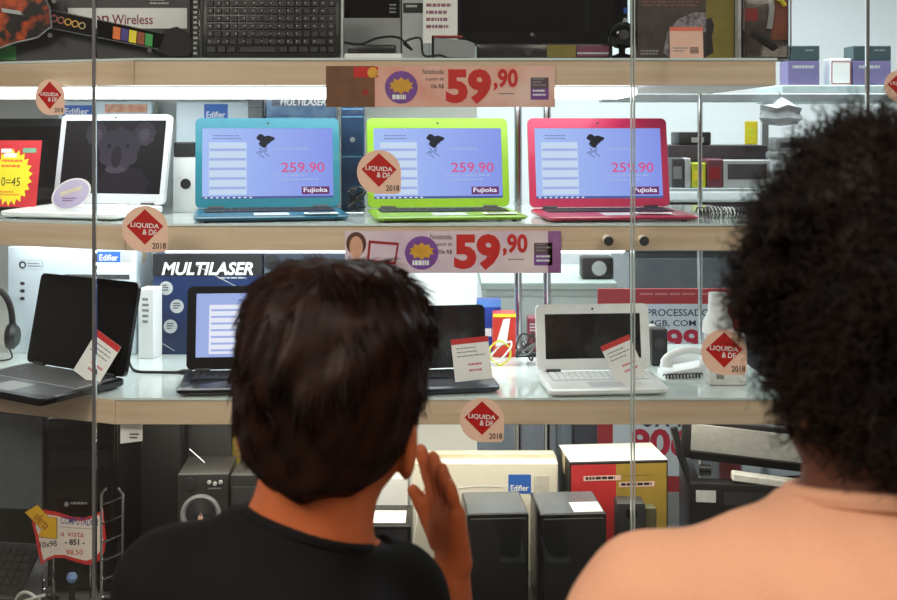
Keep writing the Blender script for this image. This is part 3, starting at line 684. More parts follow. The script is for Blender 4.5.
# ------------------------------------------------------------------ price banners on the shelf edges
BAN1 = M('banner_rose', (222, 148, 128), 0.4, rgb2=(236, 202, 190), scale=9)
BAN2 = M('banner_lilac', (206, 178, 200), 0.4, rgb2=(236, 218, 218), scale=9)
SKIN0 = M('printed_skin', (214, 160, 132), 0.6, var=0.1)
def banner(label, px0, px1, py0, py1, mat, woman):
    Y = 2.6645; x0, x1 = WX(px0, Y), WX(px1, Y); w = x1-x0; h = HZ(py0, Y)-HZ(py1, Y)
    t = thing('price_banner', label, 'banner', ((x0+x1)/2, Y, HZ(py1, Y)), group=None)
    ext = 0 if woman else WX(343, Y)-WX(326, Y)
    MB().box((-w/2-ext, 0, 0), (w/2, 0.0016, h)).build('banner_sheet', mat, t)
    Mx = front(); U = lambda a: -w/2+a*w
    V = lambda b: b*h
    if not woman:
        q('brown_panel', t, Mx, U(0)-ext, V(0), U(0.15), V(1), M('banner_brown', (112, 72, 44), 0.5, var=0.15))
        q('red_panel', t, Mx, U(0.05), V(0.72), U(0.165), V(0.98), REDP, w=0.0006); poly('gold_seal', t, Mx, circ(U(0.14), V(0.84), h*0.13, 16), GOLD, w=0.001)
        poly('round_logo', t, Mx, circ(U(0.105), V(0.36), h*0.08, 14), REDD, w=0.0006)
        o0 = 0.19
    else:
        q('dark_edge', t, Mx, U(0.94), V(0), U(1), V(1), M('banner_plum', (150, 96, 150), 0.5, var=0.15))
        hp = q('printed_shoulders', t, Mx, U(0.03), V(0.0), U(0.075), V(0.35), SKIN0)
        poly('printed_hair', t, Mx, circ(U(0.052), V(0.70), h*0.24, 18, h*0.28), M('printed_hair', (88, 48, 34), 0.6), w=0.0003)
        poly('printed_face', t, Mx, circ(U(0.052), V(0.62), h*0.16, 18, h*0.26), SKIN0, w=0.0008)
        MB().ring([(U(0.10), V(0.25)), (U(0.235), V(0.20)), (U(0.25), V(0.72)), (U(0.11), V(0.78))], [(U(0.112), V(0.32)), (U(0.228), V(0.27)), (U(0.240), V(0.66)), (U(0.12), V(0.71))], 0.0003, 0.0008, Mx).build('printed_frame', REDD, t)
        o0 = 0.27
    cx = U(o0+0.085); cr = h*0.40
    b = poly('round_badge', t, Mx, circ(cx, V(0.48), cr, 28), PURP, w=0.0004)
    poly('badge_star', b, Mx, [(cx+cr*(0.78 if i % 2 else 0.60)*math.cos(2*PI*i/20), V(0.52)+cr*(0.52 if i % 2 else 0.36)*math.sin(2*PI*i/20)) for i in range(20)], GOLD, w=0.0010)
    lines('badge_print', b, Mx, cx-cr*0.55, V(0.16), cx+cr*0.6, V(0.30), 1, WHITE, w=0.0014, fill=0.8)
    a0 = 0.375 if not woman else 0.395
    text('small_lettering', t, Mx, 'Notebooks', U(a0), V(0.80), U(a0+0.10), V(0.93), INK)
    text('small_lettering', t, Mx, 'a partir de', U(a0+0.015), V(0.62), U(a0+0.10), V(0.73), INK)
    text('small_lettering', t, Mx, '10x R$', U(a0+0.04), V(0.44), U(a0+0.10), V(0.56), INK, bold=0.01)
    b0 = 0.485 if not woman else 0.505
    text('price_digits', t, Mx, '59', U(b0), V(0.07), U(b0+0.215), V(0.93), REDP, bold=0.05)
    text('price_digits', t, Mx, ',90', U(b0+0.225), V(0.40), U(b0+0.34), V(0.93), REDP, bold=0.035)
    lines('small_print', t, Mx, U(b0+0.25), V(0.28), U(b0+0.34), V(0.34), 1, INKG)
    c0 = 0.885 if not woman else 0.875
    q('purple_tag', t, Mx, U(c0), V(0.18), U(c0+0.085), V(0.45), PURP); q('dark_tag', t, Mx, U(c0), V(0.45), U(c0+0.085), V(0.72), M('tag_dark', (96, 70, 80), 0.5))
    lines('tag_print', t, Mx, U(c0+0.01), V(0.22), U(c0+0.078), V(0.42), 2, WHITE, w=0.0008); lines('tag_print', t, Mx, U(c0+0.01), V(0.48), U(c0+0.078), V(0.70), 3, GREY, w=0.0008)
    return t
banner('rose 59,90 price banner on the top shelf edge', 343, 555, 66, 107, BAN1, False)
banner('lilac 59,90 price banner with printed woman on middle shelf edge', 345, 561, 231, 273, BAN2, True)
# two round stand-off fixings
for px, lab in ((606, 'left round dark-ended fixing on middle shelf edge'), (641, 'right round dark-ended fixing on middle shelf edge')):
    t = thing('shelf_fixing', lab, 'fixing', (WX(px, 2.6645), 2.67, ZM-0.036), group='fixings on the shelf edge')
    MB().cyl((0, 0, 0), (0, -0.05, 0), 0.011, n=18).build('sleeve', M('fixing_cream', (214, 196, 170), 0.35), t, True)
    MB().cyl((0, -0.05, 0), (0, -0.054, 0), 0.0115, 0.010, n=18).build('end_cap', DARK, t, True)

# ------------------------------------------------------------------ round clearance stickers on the glass
STK = M('sticker_peach', (240, 206, 184), 0.45, var=0.04)
RED2 = M('sticker_red', (186, 30, 26), 0.45, var=0.06)
def sticker(label, px, py, rpx, Y, tilt=0.0, rz=0.0):
    p = P(px, py, Y); k = Y/F; r = rpx*k
    t = thing('clearance_sticker', label, 'sticker', p, rot=(0, tilt, rz), group='clearance stickers on the glass')
    Mx = front()
    pts = [(r*math.cos(a), r*math.sin(a)) for a in np.linspace(0, 1.5*PI, 30)]+[(r*0.86, -r), (r*0.98, -r*0.9), (r*1.0, -r*0.4)]
    MB().prism(pts, 0.0, 0.0006, Mx).build('backing', STK, t)
    d = poly('red_diamond', t, Mx, [(0.80*r, 0.12*r), (0, 0.86*r), (-0.80*r, 0.12*r), (0, -0.68*r)], RED2, w=0.0007, th=0.0003)
    text('sticker_lettering', d, Mx, 'LIQUIDA', -0.62*r, 0.02*r, 0.62*r, 0.26*r, WHITE, w=0.0013, bold=0.02, rot=-4)
    text('sticker_lettering', d, Mx, '& DF', -0.10*r, -0.26*r, 0.50*r, -0.02*r, WHITE, w=0.0013, bold=0.02, rot=-4)
    text('sticker_year', t, Mx, '2018', 0.32*r, -0.86*r, 0.92*r, -0.60*r, INK, w=0.0010, bold=0.015)
YS = YG-0.0002
sk = 0.38
sticker('round red clearance sticker at upper left, above dark laptop', 50, 97, 18, 2.5925, rz=-math.atan(sk))
sticker('round red clearance sticker below the koala laptop', 145, 229, 23, YS)
sticker('round red clearance sticker over the lime laptop edge', 379, 172, 22, YS)
sticker('round red clearance sticker under the half hidden laptop', 482, 420, 22, YS)
sticker('round red clearance sticker over white bottle package', 724, 352, 23, YS)
sticker('round red clearance sticker cut by right picture edge', 900, 86, 16, YS)
# ------------------------------------------------------------------ top shelf
# toy guitar carton with a toy guitar strapped to its front
GBOX = M('carton_charcoal', (40, 40, 44), 0.4, rgb2=(56, 56, 60), scale=10)
Yg = 2.86
t, Mx, w, h = carton('guitar_carton', 'charcoal guitar-controller carton lettered Wireless at upper left', -60, 191, 61, Yg, 0.10, ZT, GBOX, tape=False, h=0.30)
cxg = (WX(-60, Yg)+WX(191, Yg))/2
def gp(px, py, Y=Yg): return (WX(px, Y)-cxg, HZ(py, Y)-ZT)
a = gp(68, 28.5); b = gp(187, 8)
q('white_panel', t, Mx, a[0], a[1], b[0], b[1], WHITE)
a = gp(112, 24.5); b = gp(153, 14.5); text('title_lettering', t, Mx, 'Wireless', a[0], a[1], b[0], b[1], M('ink_wine', (140, 60, 76), 0.5), bold=0.015, w=0.0008)
a = gp(92, 23.5); b = gp(109, 15.5); text('title_lettering', t, Mx, 'on', a[0], a[1], b[0], b[1], M('ink_wine', (140, 60, 76), 0.5), bold=0.015, w=0.0008)
a = gp(-60, 60.0); b = gp(16, 46); q('green_panel', t, Mx, a[0], max(a[1], 0.001), b[0], b[1], GREENP)
a = gp(150, 6); b = gp(170, -8); lines('small_print', t, Mx, a[0], a[1], b[0], b[1], 4, LGREY, w=0.0008)
FLAME = M('guitar_flame', (20, 14, 12), 0.2, rgb2=(214, 84, 24), scale=22, coat=0.5)
FLAME.node_tree.nodes['Color Ramp'].color_ramp.elements[0].position = 0.52; FLAME.node_tree.nodes['Color Ramp'].color_ramp.elements[1].position = 0.66
Y2 = 2.83
t = thing('toy_guitar', 'black toy guitar controller with flames and five coloured fret buttons', 'toy guitar', (WX(40, Y2), Y2, ZT))
def g2(px, py): return (WX(px, Y2)-WX(40, Y2), HZ(py, Y2)-ZT)
Mg = front()
bodyp = [g2(*p) for p in ((-70, 20), (-64, -25), (-40, -45), (-10, -30), (20, -38), (42, -22), (44, -8), (52, 8), (54, 27), (46, 33), (40, 38), (18, 43), (0, 49), (-20, 57), (-45, 58), (-64, 46))]
MB().prism(bodyp, 0.0, 0.016, Mg).build('body', FLAME, t)
edge = [Mg @ Vector((p[0], p[1], 0.0165)) for p in bodyp]+[Mg @ Vector((bodyp[0][0], bodyp[0][1], 0.0165))]
MB().tube(edge, 0.0022, 6).build('silver_rim', SILVER, t, True)
neckp = [g2(*p) for p in ((46, 9), (166, 34), (160, 50), (48, 28))]
nk = MB().prism(neckp, 0.002, 0.014, Mg).build('neck', GLOSSB, t)
for a, b in (((48, 9.5), (165, 34)), ((50, 28), (160, 49.5))):
    pa, pb = g2(*a), g2(*b); MB().tube([Mg @ Vector((*pa, 0.0145)), Mg @ Vector((*pb, 0.0145))], 0.0012, 5).build('neck_binding', SILVER, nk)
headp = [g2(*p) for p in ((158, 36), (166, 30), (178, 27), (190, 34), (196, 46), (190, 56), (172, 57), (156, 51))]
MB().prism(headp, 0.0, 0.012, Mg).build('headstock', M('rubber_black', (28, 28, 30), 0.7, var=0.3), t)
for k, (px, mm, lb) in enumerate(((119, ORANGE, 'orange fret button'), (127, M('fret_purple', (70, 50, 140), 0.4), 'purple fret button'), (135, YEL, 'yellow fret button'), (143, M('fret_brown', (150, 70, 40), 0.4), 'rust fret button'), (151, GREENP, 'green fret button'))):
    yc = 34+(px-119)*0.21
    pts = [g2(px-3.4, yc-7), g2(px+3.8, yc-5.5), g2(px+3.0, yc+6.5), g2(px-4.2, yc+5)]
    MB().prism(pts, 0.0142, 0.0195, Mg).build('fret_button', mm, t)['label'] = lb
for k, mm in enumerate((M('inlay_red', (150, 60, 60), 0.4), M('inlay_rust', (170, 90, 60), 0.4), GOLD, GOLD, M('inlay_cream', (190, 170, 120), 0.4))):
    c = g2(56+7*k, 19+1.8*k); MB().ring(circ(c[0], c[1], 0.009, 14), circ(c[0], c[1], 0.006, 14), 0.0141, 0.0150, Mg).build('neck_inlay', mm, t)
c = [g2(*p) for p in ((5, 9), (24, 12), (26, 16), (6, 13))]; MB().prism(c, 0.0165, 0.024, Mg).build('strum_bar', LGREY, t)
for px, py in ((57, 2), (53, 36), (152, 51)):
    c = g2(px, py); MB().cyl((c[0], -0.002, c[1]), (c[0], -0.022, c[1]), 0.006, n=12).build('strap_pin', CHROME, t, True)
MB().tube([Mg @ Vector((*g2(56, 0), 0.018)), Mg @ Vector((*g2(50, -10), 0.018))], 0.002, 5).build('whammy_arm', SILVER, t)

# keyboard standing in its clear pack
Yk = 2.80
x0, x1 = WX(201, Yk), WX(340, Yk); w = x1-x0
t = thing('computer_keyboard', 'black computer keyboard standing upright in clear packaging', 'keyboard', ((x0+x1)/2, Yk, ZT), rot=(rad(-4), 0, 0))
MB().rbox((-w/2, 0, 0.004), (w/2, 0.022, 0.17), 0.006, 2).build('case', BLACK, t, True)
kb_top = 0.134; kw = w-0.022; kh = 0.0175
kmesh = {}
for j in range(7):
    widths = [1]*16 if j not in (0, 1) else ([1.4, 1.2, 1.2, 5.2, 1.2, 1.2, 1.4, 1.2, 1, 1] if j == 0 else [1.9]+[1]*11+[2.1, 1])
    tot = sum(widths); u = -kw/2
    for wd_ in widths:
        kwid = kw*wd_/tot; key = round(kwid, 5)
        if key not in kmesh:
            mb = MB(); r = 0.0010
            n_ = [(-kwid/2+r, -kh/2+r), (kwid/2-r, -kh/2+r), (kwid/2-r, kh/2-r), (-kwid/2+r, kh/2-r)]
            tp = [(p[0]*0.82, p[1]*0.80) for p in n_]
            mb.add([(p[0], 0, p[1]) for p in n_]+[(p[0], -0.0042, p[1]) for p in tp], [(4,5,6,7), (0,1,5,4), (1,2,6,5), (2,3,7,6), (3,0,4,7)])
            me = bpy.data.meshes.new('key'); me.from_pydata(mb.v, [], mb.f); me.materials.append(KEYM); kmesh[key] = me
        o = link('key', kmesh[key], KEYM, t); o.location = (u+kwid/2, -0.0003, 0.020+j*0.0188+0.009); u += kwid
pr = MB()
for j in range(1, 7):
    for i in range(15):
        if random.random() < 0.85:
            cx = -kw/2+kw*(i+0.5)/15+random.uniform(-0.001, 0.001); cz = 0.020+j*0.0188+0.010
            pr.box((cx-0.0016, -0.0048, cz-0.0012), (cx+0.0016, -0.00455, cz+0.0016))
pr.build('key_print', LGREY, t)['kind'] = 'stuff'
MB().tube([(-w/2-0.004, -0.006, 0.165), (-w/2-0.004, -0.006, 0.012), (-w/2+0.02, -0.006, 0.003), (w/2-0.02, -0.006, 0.003), (w/2+0.004, -0.006, 0.012), (w/2+0.004, -0.006, 0.165)], 0.0014, 5).build('pack_seam', CLEAR, t)
t, Mx, w, h = carton('narrow_carton', 'narrow black carton with white print left of the keyboard', 191.5, 199.5, 0, 2.80, 0.12, ZT, BLACK, tape=False, h=0.22)
lines('spine_print', t, Mx, -w*0.25, 0.01, w*0.3, 0.16, 12, LGREY)

# grey cartons, adapter, cable
t, Mx, w, h = carton('grey_carton', 'grey carton with black window panel right of the keyboard', 343, 401, 0, 2.98, 0.10, ZT, M('carton_grey', (150, 152, 154), 0.5, var=0.06), tape=False, h=0.26)
q('black_panel', t, Mx, -w*0.48, HZ(18, 2.98)-ZT, w*0.48, 0.24, GLOSSB); lines('panel_print', t, Mx, w*0.30, HZ(15, 2.98)-ZT, w*0.42, HZ(4, 2.98)-ZT, 3, GREY, w=0.0008)
t, Mx, w, h = carton('grey_carton', 'slim pale grey carton with small black label', 402, 430, 0, 2.97, 0.10, ZT, M('carton_pale_grey', (176, 180, 180), 0.5, var=0.05), tape=False, h=0.26)
q('black_label', t, Mx, -w*0.46, HZ(13, 2.97)-ZT, w*0.28, HZ(3, 2.97)-ZT, INK); lines('label_print', t, Mx, -w*0.36, HZ(10, 2.97)-ZT, w*0.05, HZ(5, 2.97)-ZT, 1, LGREY, w=0.0008)
t = thing('power_adapter', 'black power adapter on a white box behind the banner', 'adapter', (WX(370, 2.78), 2.78, ZT))
MB().rbox((-0.062, 0, 0), (0.078, 0.06, 0.018), 0.002, 1).build('white_box', WHITE, t); MB().rbox((-0.055, 0.006, 0.0182), (0.062, 0.052, 0.040), 0.004, 2).build('adapter_body', BLACK, t, True)
cable('adapter_cable', 'black adapter cable looping on the top shelf', [(WX(343, 2.82), 2.85, ZT+0.05), (WX(360, 2.84), 2.855, ZT+0.046), (WX(378, 2.84), 2.86, ZT+0.062), (WX(398, 2.84), 2.85, ZT+0.062), (WX(412, 2.82), 2.82, ZT+0.03), (WX(404, 2.80), 2.79, ZT+0.045), (WX(420, 2.78), 2.78, ZT+0.055), (WX(424, 2.76), 2.76, ZT+0.012), (WX(440, 2.75), 2.76, ZT+0.012), (WX(450, 2.75), 2.75, ZT+0.004), (WX(470, 2.75), 2.76, ZT+0.004)], 0.003)
# television with its stand, paper, player box
t = thing('television', 'large black flat television on the top shelf', 'television', (WX(542, 2.98), 2.98, ZT))
xw = WX(628, 2.98)-WX(542, 2.98)
zb = HZ(45, 2.97)-ZT
MB().rbox((-xw, 0, zb), (xw, 0.045, zb+0.29), 0.005, 2).build('housing', BLACK, t, True)
MB().box((-xw+0.012, -0.0012, zb+0.034), (xw-0.012, 0.0, zb+0.278)).build('screen', S_OFF, t)
MB().cyl((0, 0.022, 0.008), (0, 0.022, zb+0.004), 0.022, n=20).build('neck', GLOSSB, t, True)
MB().rbox((-0.13, -0.05, 0), (0.13, 0.09, 0.010), 0.004, 2).build('foot', GLOSSB, t, True)
MB().cyl((-0.026, -0.001, zb+0.028), (-0.026, -0.003, zb+0.028), 0.005, n=12).build('logo_badge', CHROME, t, True)
for k, mm in enumerate((BLUEL, LGREY, WHITE)): MB().cyl((xw-0.008, -0.0004, zb+0.036+0.027*k), (xw-0.008, -0.0012, zb+0.036+0.027*k), 0.008, n=16).build('round_label', (WHITE, LGREY, BLUEL)[k], t)
t = thing('paper_notice', 'white printed paper hanging left of the television', 'paper', (WX(440, 2.90), 2.90, ZT)); MB().box((WX(423, 2.9)-WX(440, 2.9), 0, 0.052), (WX(457.5, 2.9)-WX(440, 2.9), 0.0012, 0.27)).build('sheet', PAPER, t); lines('print', t, front(), -0.035, 0.08, 0.035, 0.17, 5, M('ink_rose', (150, 100, 120), 0.6)); MB().cyl((0.0, 0.003, 0.0), (0.0, 0.003, 0.06), 0.002, n=8).build('holder_rod', CHROME, t); MB().cyl((0, 0.003, 0), (0, 0.003, 0.003), 0.018, n=16).build('holder_base', CHROME, t)
t = thing('media_player', 'dark slim player box under the television', 'player', (WX(545, 2.80), 2.80, ZT))
MB().rbox((-0.165, 0, 0.004), (0.165, 0.11, 0.044), 0.004, 2).build('case', M('smoke_black', (48, 46, 46), 0.2, var=0.2), t, True)
q('olive_label', t, front(), 0.005, 0.010, 0.075, 0.040, OLIVE, w=0.0003); q('plum_label', t, front(), 0.078, 0.012, 0.155, 0.038, M('label_plum', (116, 56, 84), 0.5), w=0.0003); q('plum_label', t, front(), 0.078, 0.018, 0.155, 0.022, LGREY, w=0.0008)
MB().cyl((-0.04, -0.0003, 0.024), (-0.04, -0.004, 0.024), 0.010, n=16).build('dial', DARK, t, True)
feet(t, [(sx*0.15, y) for sx in (-1, 1) for y in (0.015, 0.095)], 0.005)
t = thing('grey_dock', 'grey sloped dock with black side left of player box', 'dock', (WX(454, 2.80), 2.78, ZT))
MB().prism([(-0.048, 0), (0.05, 0), (0.05, 0.042), (0.03, 0.05), (-0.048, 0.056)], -0.05, 0.0, front()).build('body', GREY, t); MB().rbox((-0.054, -0.002, 0), (-0.0485, 0.05, 0.062), 0.002, 1).build('side_panel', BLACK, t); MB().box((-0.05, -0.002, 0.0565), (0.02, 0.03, 0.0615)).build('top_edge', REDD, t)
t = thing('webcam', 'round black webcam at the right of the television', 'webcam', (WX(622, 2.78), 2.78, ZT)); t.scale = (1.35, 1.2, 1.3)
MB().lathe([(0.024, 0), (0.026, 0.004), (0.018, 0.010), (0.006, 0.014), (0.006, 0.024)], 20).build('foot', GLOSSB, t, True)
MB().lathe([(0.001, -0.026), (0.014, -0.022), (0.024, -0.010), (0.026, 0.002), (0.022, 0.016), (0.010, 0.025), (0.001, 0.026)], 20, Matrix.Translation((0, 0, 0.047))).build('head', GLOSSB, t, True)
MB().cyl((0, -0.024, 0.047), (0, -0.029, 0.047), 0.009, n=16).build('lens', DARK, t, True)
# game cartons
GAME = M('carton_game_art', (34, 26, 24), 0.35, rgb2=(72, 58, 54), scale=26, var=0.3)
t, Mx, w, h = carton('game_carton', 'dark game carton with pink price card and olive side', 636.5, 735.5, 0, 2.78, 0.10, ZT, GAME, tape=False, h=0.24)
u7 = WX(706, 2.78)-(WX(636.5, 2.78)+WX(735.5, 2.78))/2
q('olive_panel', t, Mx, u7, 0.001, w/2-0.004, 0.236, OLIVE)
ART = M('game_art_light', (60, 54, 62), 0.5, rgb2=(168, 160, 166), scale=70)
pts = [(-0.055, 0.02), (-0.045, 0.07), (-0.02, 0.10), (0.02, 0.118), (u7, 0.116), (u7, 0.07), (-0.01, 0.062), (-0.02, 0.012), (-0.04, 0.008)]
poly('printed_picture', t, Mx, pts, ART)
poly('printed_figure', t, Mx, [(u7, 0.01), (u7+0.018, 0.02), (u7+0.014, 0.06), (u7+0.02, 0.085), (u7+0.012, 0.105), (u7, 0.10)], INK, w=0.0008)
lines('title_print', t, Mx, -w*0.44, 0.128, u7-0.01, 0.145, 2, M('ink_brown', (120, 80, 70), 0.6)); lines('small_print', t, Mx, -w*0.46, 0.012, -w*0.25, 0.026, 2, GREY)
t = thing('price_card', 'pink price card standing before the game carton', 'price card', (WX(689, 2.74), 2.765, ZT), rot=(rad(-5), 0, 0)); cw = 0.080; MB().box((-cw/2, 0, 0), (cw/2, 0.0012, 0.082)).build('card', PINKC, t); q('header_strip', t, front(), -cw/2, 0.072, cw/2, 0.082, M('strip_coral', (226, 110, 90), 0.5)); lines('bar_code', t, front(), cw*0.1, 0.016, cw*0.36, 0.032, 5, INK, dash=False, ragged=0, fill=0.5); lines('card_print', t, front(), -cw*0.4, 0.018, cw*0.05, 0.032, 2, GREY); t['group'] = 'price cards on the top shelf'
t = thing('grey_divider', 'thin pale grey divider between the game packages', 'divider', (WX(739.3, 2.75), 2.75, ZT)); MB().rbox((-0.003, 0, 0), (0.003, 0.12, 0.20), 0.001, 1).build('sheet', LGREY, t); MB().box((-0.004, -0.002, 0), (0.004, 0.0, 0.20)).build('edge_strip', SILVER, t)
t = thing('figure_pack', 'clear pack of dark toy figures at end of top shelf', 'toy pack', (WX(766, 2.76), 2.76, ZT))
pw = WX(790, 2.76)-WX(766, 2.76)
PK = M('pack_dark_art', (58, 42, 40), 0.35, rgb2=(96, 74, 66), scale=34)
MB().rbox((-pw, 0.0, 0), (pw, 0.07, 0.19), 0.012, 3).build('card_back', PK, t, True)
q('red_stripe', t, front(), -pw*0.95, 0.095, -pw*0.35, 0.125, REDD, w=0.0003)
poly('rust_panel', t, front(), [(pw*0.2, 0.05), (pw*0.9, 0.05), (pw*0.9, 0.15), (pw*0.3, 0.16)], M('panel_rust', (140, 70, 44), 0.5, var=0.2), w=0.0003)
MB().tube(spline([(pw*0.15, -0.006, 0.165), (pw*0.2, -0.008, 0.12), (pw*0.1, -0.008, 0.075)], 6), 0.007, 8).build('silver_figure', LGREY, t, True)
MB().tube(spline([(pw*0.35, -0.006, 0.15), (pw*0.6, -0.007, 0.142), (pw*0.75, -0.006, 0.13)], 5), 0.006, 8).build('yellow_figure', YEL, t, True)
MB().tube(spline([(-pw*0.6, -0.006, 0.07), (-pw*0.1, -0.009, 0.05), (pw*0.4, -0.008, 0.03)], 5), 0.008, 8).build('dark_figure', DARK, t, True)
MB().rbox((-pw*1.0, -0.022, 0.0), (pw*1.0, -0.0005, 0.185), 0.010, 3).build('clear_cover', CLEAR, t, True)

# ------------------------------------------------------------------ window deck, left
t = thing('monitor', 'grey glossy monitor at the lower left edge', 'monitor', (WX(-12, 2.98), 2.98, ZD), rad(-8))
MB().rbox((-0.21, 0, HZ(546, 2.95)-ZD), (0.155, 0.04, HZ(413, 2.95)-ZD), 0.004, 2).build('housing', BLACK, t, True)
MB().box((-0.20, -0.001, HZ(511, 2.95)-ZD), (0.150, 0.0, HZ(416, 2.95)-ZD)).build('screen', M('screen_grey_sheen', (98, 106, 112), 0.18, var=0.1), t)  # switched-off screen, its reflected sheen is put into the grey base colour
MB().cyl((-0.03, 0.02, 0.008), (-0.03, 0.02, HZ(544, 2.95)-ZD+0.01), 0.02, n=16).build('neck', BLACK, t, True)
MB().rbox((-0.14, -0.06, 0), (0.08, 0.10, 0.012), 0.005, 2).build('foot', GLOSSB, t, True)
t = thing('computer_keyboard', 'black keyboard lying at the lower left corner', 'keyboard', (WX(-46, 2.83), 2.81, ZD+0.001), rad(-8))
# raised on a small stand so that it tilts towards the viewer
for sx in (-1, 1): MB().rbox((sx*0.14-0.01, 0.055, 0), (sx*0.14+0.01, 0.075, 0.100), 0.003, 1).build('stand_leg', DARK, t)
Mk = frame((0, -0.05, 0.035), (1, 0, 0), (0, 0.82, 0.57))
MB().rbox((-0.20, 0, -0.012), (0.20, 0.15, 0.0), 0.004, 2, Mk).build('case', BLACK, t, True)
MB().rbox((-0.19, -0.05, 0), (0.19, -0.03, 0.036), 0.003, 1).build('front_support', DARK, t)
km = MB(); km.add([(-0.0085, -0.0085, 0), (0.0085, -0.0085, 0), (0.0085, 0.0085, 0), (-0.0085, 0.0085, 0), (-0.0068, -0.0068, 0.005), (0.0068, -0.0068, 0.005), (0.0068, 0.0068, 0.005), (-0.0068, 0.0068, 0.005)], [(4,5,6,7), (0,1,5,4), (1,2,6,5), (2,3,7,6), (3,0,4,7)])
kme = bpy.data.meshes.new('key'); kme.from_pydata(km.v, [], km.f); kme.materials.append(M('key_dark', (38, 38, 40), 0.4, var=0.2))
for j in range(6):
    for i in range(19):
        o = link('key', kme, None, t); o.matrix_local = Mk @ Matrix.Translation((-0.18+i*0.02, 0.018+j*0.0215, 0.0002))
cable('mouse_cord', 'white cord bundle before the keyboard at lower left', [(WX(16, 2.76), 2.74, ZD+0.004), (WX(20, 2.74), 2.73, ZD+0.045), (WX(32, 2.74), 2.72, ZD+0.055), (WX(46, 2.74), 2.73, ZD+0.02), (WX(40, 2.74), 2.74, ZD+0.004), (WX(24, 2.74), 2.72, ZD+0.03), (WX(48, 2.74), 2.72, ZD+0.05)], 0.004, M('cable_white', (222, 224, 220), 0.45))
# black computer tower
Yt = 2.86
t = thing('computer_tower', 'tall gloss black computer tower behind the handwritten sign', 'computer tower', (WX(82, Yt), Yt, ZD), rad(-2))
tw = (WX(118, Yt)-WX(47, Yt))/2; thh = 0.43
MB().rbox((-tw, 0, 0.008), (tw, 0.36, thh), 0.005, 2).build('case', GLOSSB, t, True)
MB().rbox((-tw+0.004, -0.010, 0.012), (tw-0.004, -0.0005, thh-0.006), 0.004, 2).build('front_panel', M('piano_black', (12, 12, 14), 0.1, var=0.2), t, True)
for z in (0.37, 0.315): MB().box((-tw+0.012, -0.0118, z), (tw-0.012, -0.0102, z+0.042)).build('drive_bay', BLACK, t)
zl = HZ(503, Yt)-ZD
lines('maker_mark', t, front(0, -0.0102, 0), -0.025, zl-0.004, 0.03, zl+0.006, 1, GREY, fill=0.6); MB().cyl((-0.035, -0.0102, zl), (-0.035, -0.0115, zl), 0.006, n=12).build('emblem', GREY, t)
feet(t, [(sx*(tw-0.02), y) for sx in (-1, 1) for y in (0.03, 0.33)], 0.009, 0.012)
# handwritten sign
Ys = 2.80
t = thing('handwritten_sign', 'wavy white Computador sign with red border and yellow arrow', 'sign', (WX(70, Ys), Ys, ZD+0.0), group=None)
def sp(px, py): return (WX(px, Ys)-WX(70, Ys), HZ(py, Ys)-ZD)
top = [sp(32, 511), sp(44, 510), sp(56, 512), sp(72, 517), sp(84, 518), sp(94, 515), sp(103, 510)]
rgt = [sp(104.5, 525), sp(106, 540), sp(104, 553), sp(98, 562)]
bot = [sp(88, 565), sp(76, 562), sp(64, 558), sp(54, 558), sp(46, 561), sp(41, 565)]
lft = [sp(38, 552), sp(35, 535), sp(32, 524)]
out = (top+rgt+bot+lft)[::-1]
MB().prism(out, -0.0015, 0.0, front()).build('border_sheet', M('sign_red', (214, 44, 44), 0.5, var=0.05), t)
cu = sum(p[0] for p in out)/len(out); cv = sum(p[1] for p in out)/len(out)
inn = [(cu+(p[0]-cu)*0.90, cv+(p[1]-cv)*0.84) for p in out]
MB().prism(inn, 0.0002, 0.0008, front()).build('white_sheet', M('sign_cream', (240, 226, 216), 0.6, var=0.03), t)
def st_(s, x0, y0, x1, y1, mat, rot=-5, bold=0.0): a = sp(x0, y1); b = sp(x1, y0); text('sign_lettering', t, front(), s, a[0], a[1], b[0], b[1], mat, w=0.0011, rot=rot, bold=bold)
st_('COMPUTADOR', 61, 517.5, 99, 525, INKB, -4, 0.01); st_('a vista', 61, 531, 84, 536.5, REDP, -3); st_('- 851 -', 65, 539, 85, 545, INK, -2, 0.03); st_('98,50', 66, 549.5, 83, 555.5, REDP, 0); st_('10x98', 40, 541, 57, 547, INK, 6, 0.01)
MB().tube([front() @ Vector((*sp(61, 527), 0.001)), front() @ Vector((*sp(97, 529), 0.001))], 0.0006, 4).build('underline', INKG, t)
MB().tube([(sp(53, 560)[0], 0.003, 0.0), (sp(53, 560)[0], 0.003, sp(53, 512)[1])], 0.002, 6).build('easel_rod', CHROME, t); MB().tube([(sp(90, 560)[0], 0.003, 0.0), (sp(90, 560)[0], 0.003, sp(90, 516)[1])], 0.002, 6).build('easel_rod', CHROME, t)
ar = [sp(*p) for p in ((25, 512), (38, 504.5), (49, 517), (57, 517), (57, 538.5), (38, 536.5), (42, 529))][::-1]
aa = MB().prism(ar, 0.0014, 0.0022, front()).build('yellow_arrow', M('arrow_amber', (240, 186, 30), 0.5, var=0.06), t)
MB().tube([front() @ Vector((p[0], p[1], 0.0024)) for p in ar+ar[:1]], 0.0008, 4).build('arrow_outline', M('ink_ochre', (150, 100, 20), 0.6), aa)
a = sp(34, 525); b = sp(51, 516); text('arrow_lettering', aa, front(), 'oferta', a[0], a[1], b[0], b[1], REDD, w=0.0026, rot=-46)
